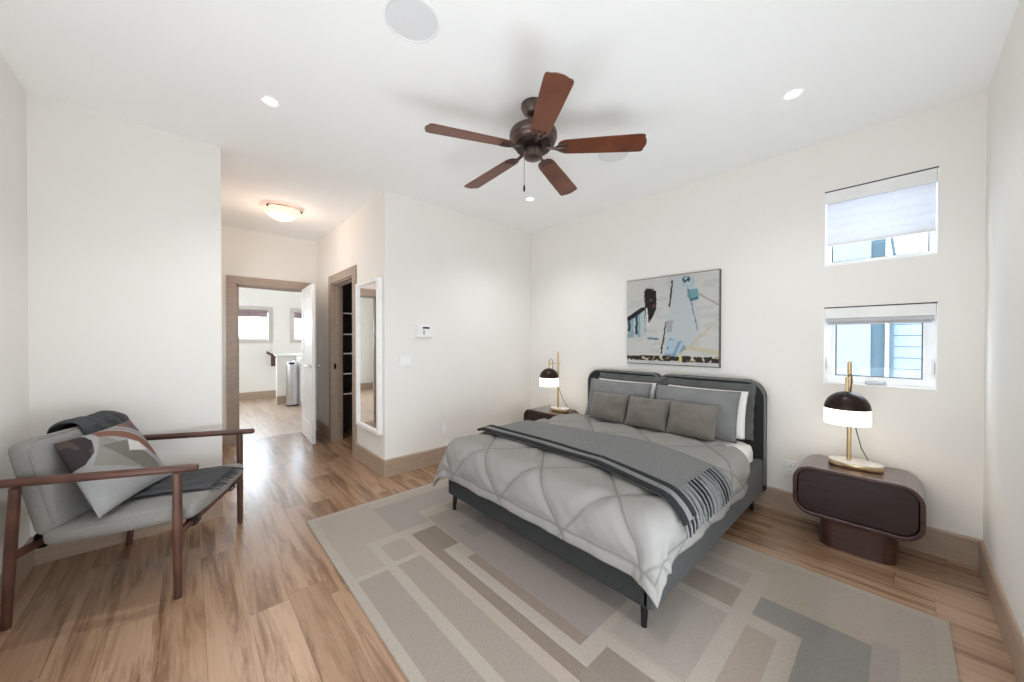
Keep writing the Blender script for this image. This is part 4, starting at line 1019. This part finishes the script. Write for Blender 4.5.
for k in range(26):
    v = k / 25
    p = thc(1.0, v); q = CH(0.0, 0, 0)
    d = fv * 0.05
    tube(bm, [p, p + Vector((d.x * 0.5, d.y * 0.5, -0.001)), p + Vector((d.x, d.y + 0.006 * math.sin(k * 2.1), -0.012))], [0.004, 0.0036, 0.002], 6)
o = obj('fringe', bm, MCHT, tw); o['kind'] = 'stuff'
# printed cushion leaning in the chair
Bc, Rc, Tc, Lc = Vector((-0.312, 2.500, 0.470)), Vector((-0.086, 2.955, 0.486)), Vector((-0.252, 2.995, 0.838)), Vector((-0.485, 2.735, 0.800))
nq = (Rc - Bc).cross(Lc - Bc).normalized()
if nq.x < 0: nq = -nq
NP = 120
def cpil(side):
    def fn(u, v):
        p = (Bc * (1 - u) + Rc * u) * (1 - v) + (Lc * (1 - u) + Tc * u) * v
        a, b = 2 * u - 1, 2 * v - 1
        t = (max(0, 1 - abs(a) ** 2.6) * max(0, 1 - abs(b) ** 2.6)) ** 0.55
        c = (Bc + Rc + Tc + Lc) / 4
        k = 0.05 * ((1 - b * b) * abs(a) ** 3 + (1 - a * a) * abs(b) ** 3)
        p = p + (c - p) * k
        return p + nq * (side * 0.062 * t)
    return fn
bm = B(); grid(bm, NP, NP, cpil(1)); grid(bm, NP, NP, cpil(-1))
cp = obj('throw_pillow', bm, MCPIL, angle=180)
def cpcol(u, v):
    # u along the bottom edge (B to R), v towards the top (L/T)
    n1 = noise.noise(Vector((u * 7, v * 7, 2)))
    c = (150, 150, 149)
    if inpoly(u, v, [(0.12, 0.55), (0.45, 0.35), (0.75, 0.12), (0.62, 0.55), (0.40, 0.92)]): c = (134, 132, 125)
    if inpoly(u, v, [(0.30, 0.75), (0.62, 0.2), (0.80, 0.10), (0.85, 0.2), (0.62, 0.70)]): c = (112, 109, 102)
    if inpoly(u, v, [(-0.1, 0.62), (0.06, 0.60), (0.20, 0.70), (0.27, 0.86), (0.24, 1.1), (-0.1, 1.1)]): c = (58, 50, 52) if n1 < 0.15 else (78, 66, 62)
    d = math.hypot(u - 0.10, v - 0.15)
    if 0.78 < d < 0.90 and u > 0.36 and v > 0.35: c = (122, 86, 74)
    if 0.93 < d < 0.97 and u > 0.4 and v > 0.4: c = (128, 122, 120)
    if u > 0.72 and v > 0.78 and (u + v) > 1.66: c = (126, 92, 82) if math.sin(u * 34) > 0 else (96, 88, 90)
    if inpoly(u, v, [(0.55, 0.55), (0.78, 0.46), (0.74, 0.62), (0.62, 0.70)]): c = (196, 193, 188)
    return lin(c)
atr = cp.data.color_attributes.new('pattern', 'FLOAT_COLOR', 'POINT')
nn = (NP + 1) ** 2
for i in range(len(cp.data.vertices)):
    j = i % nn; atr.data[i].color = cpcol((j // (NP + 1)) / NP, (j % (NP + 1)) / NP)
tag(cp, 'square printed cushion with brown and grey shapes leaning in the lounge chair', 'cushion')
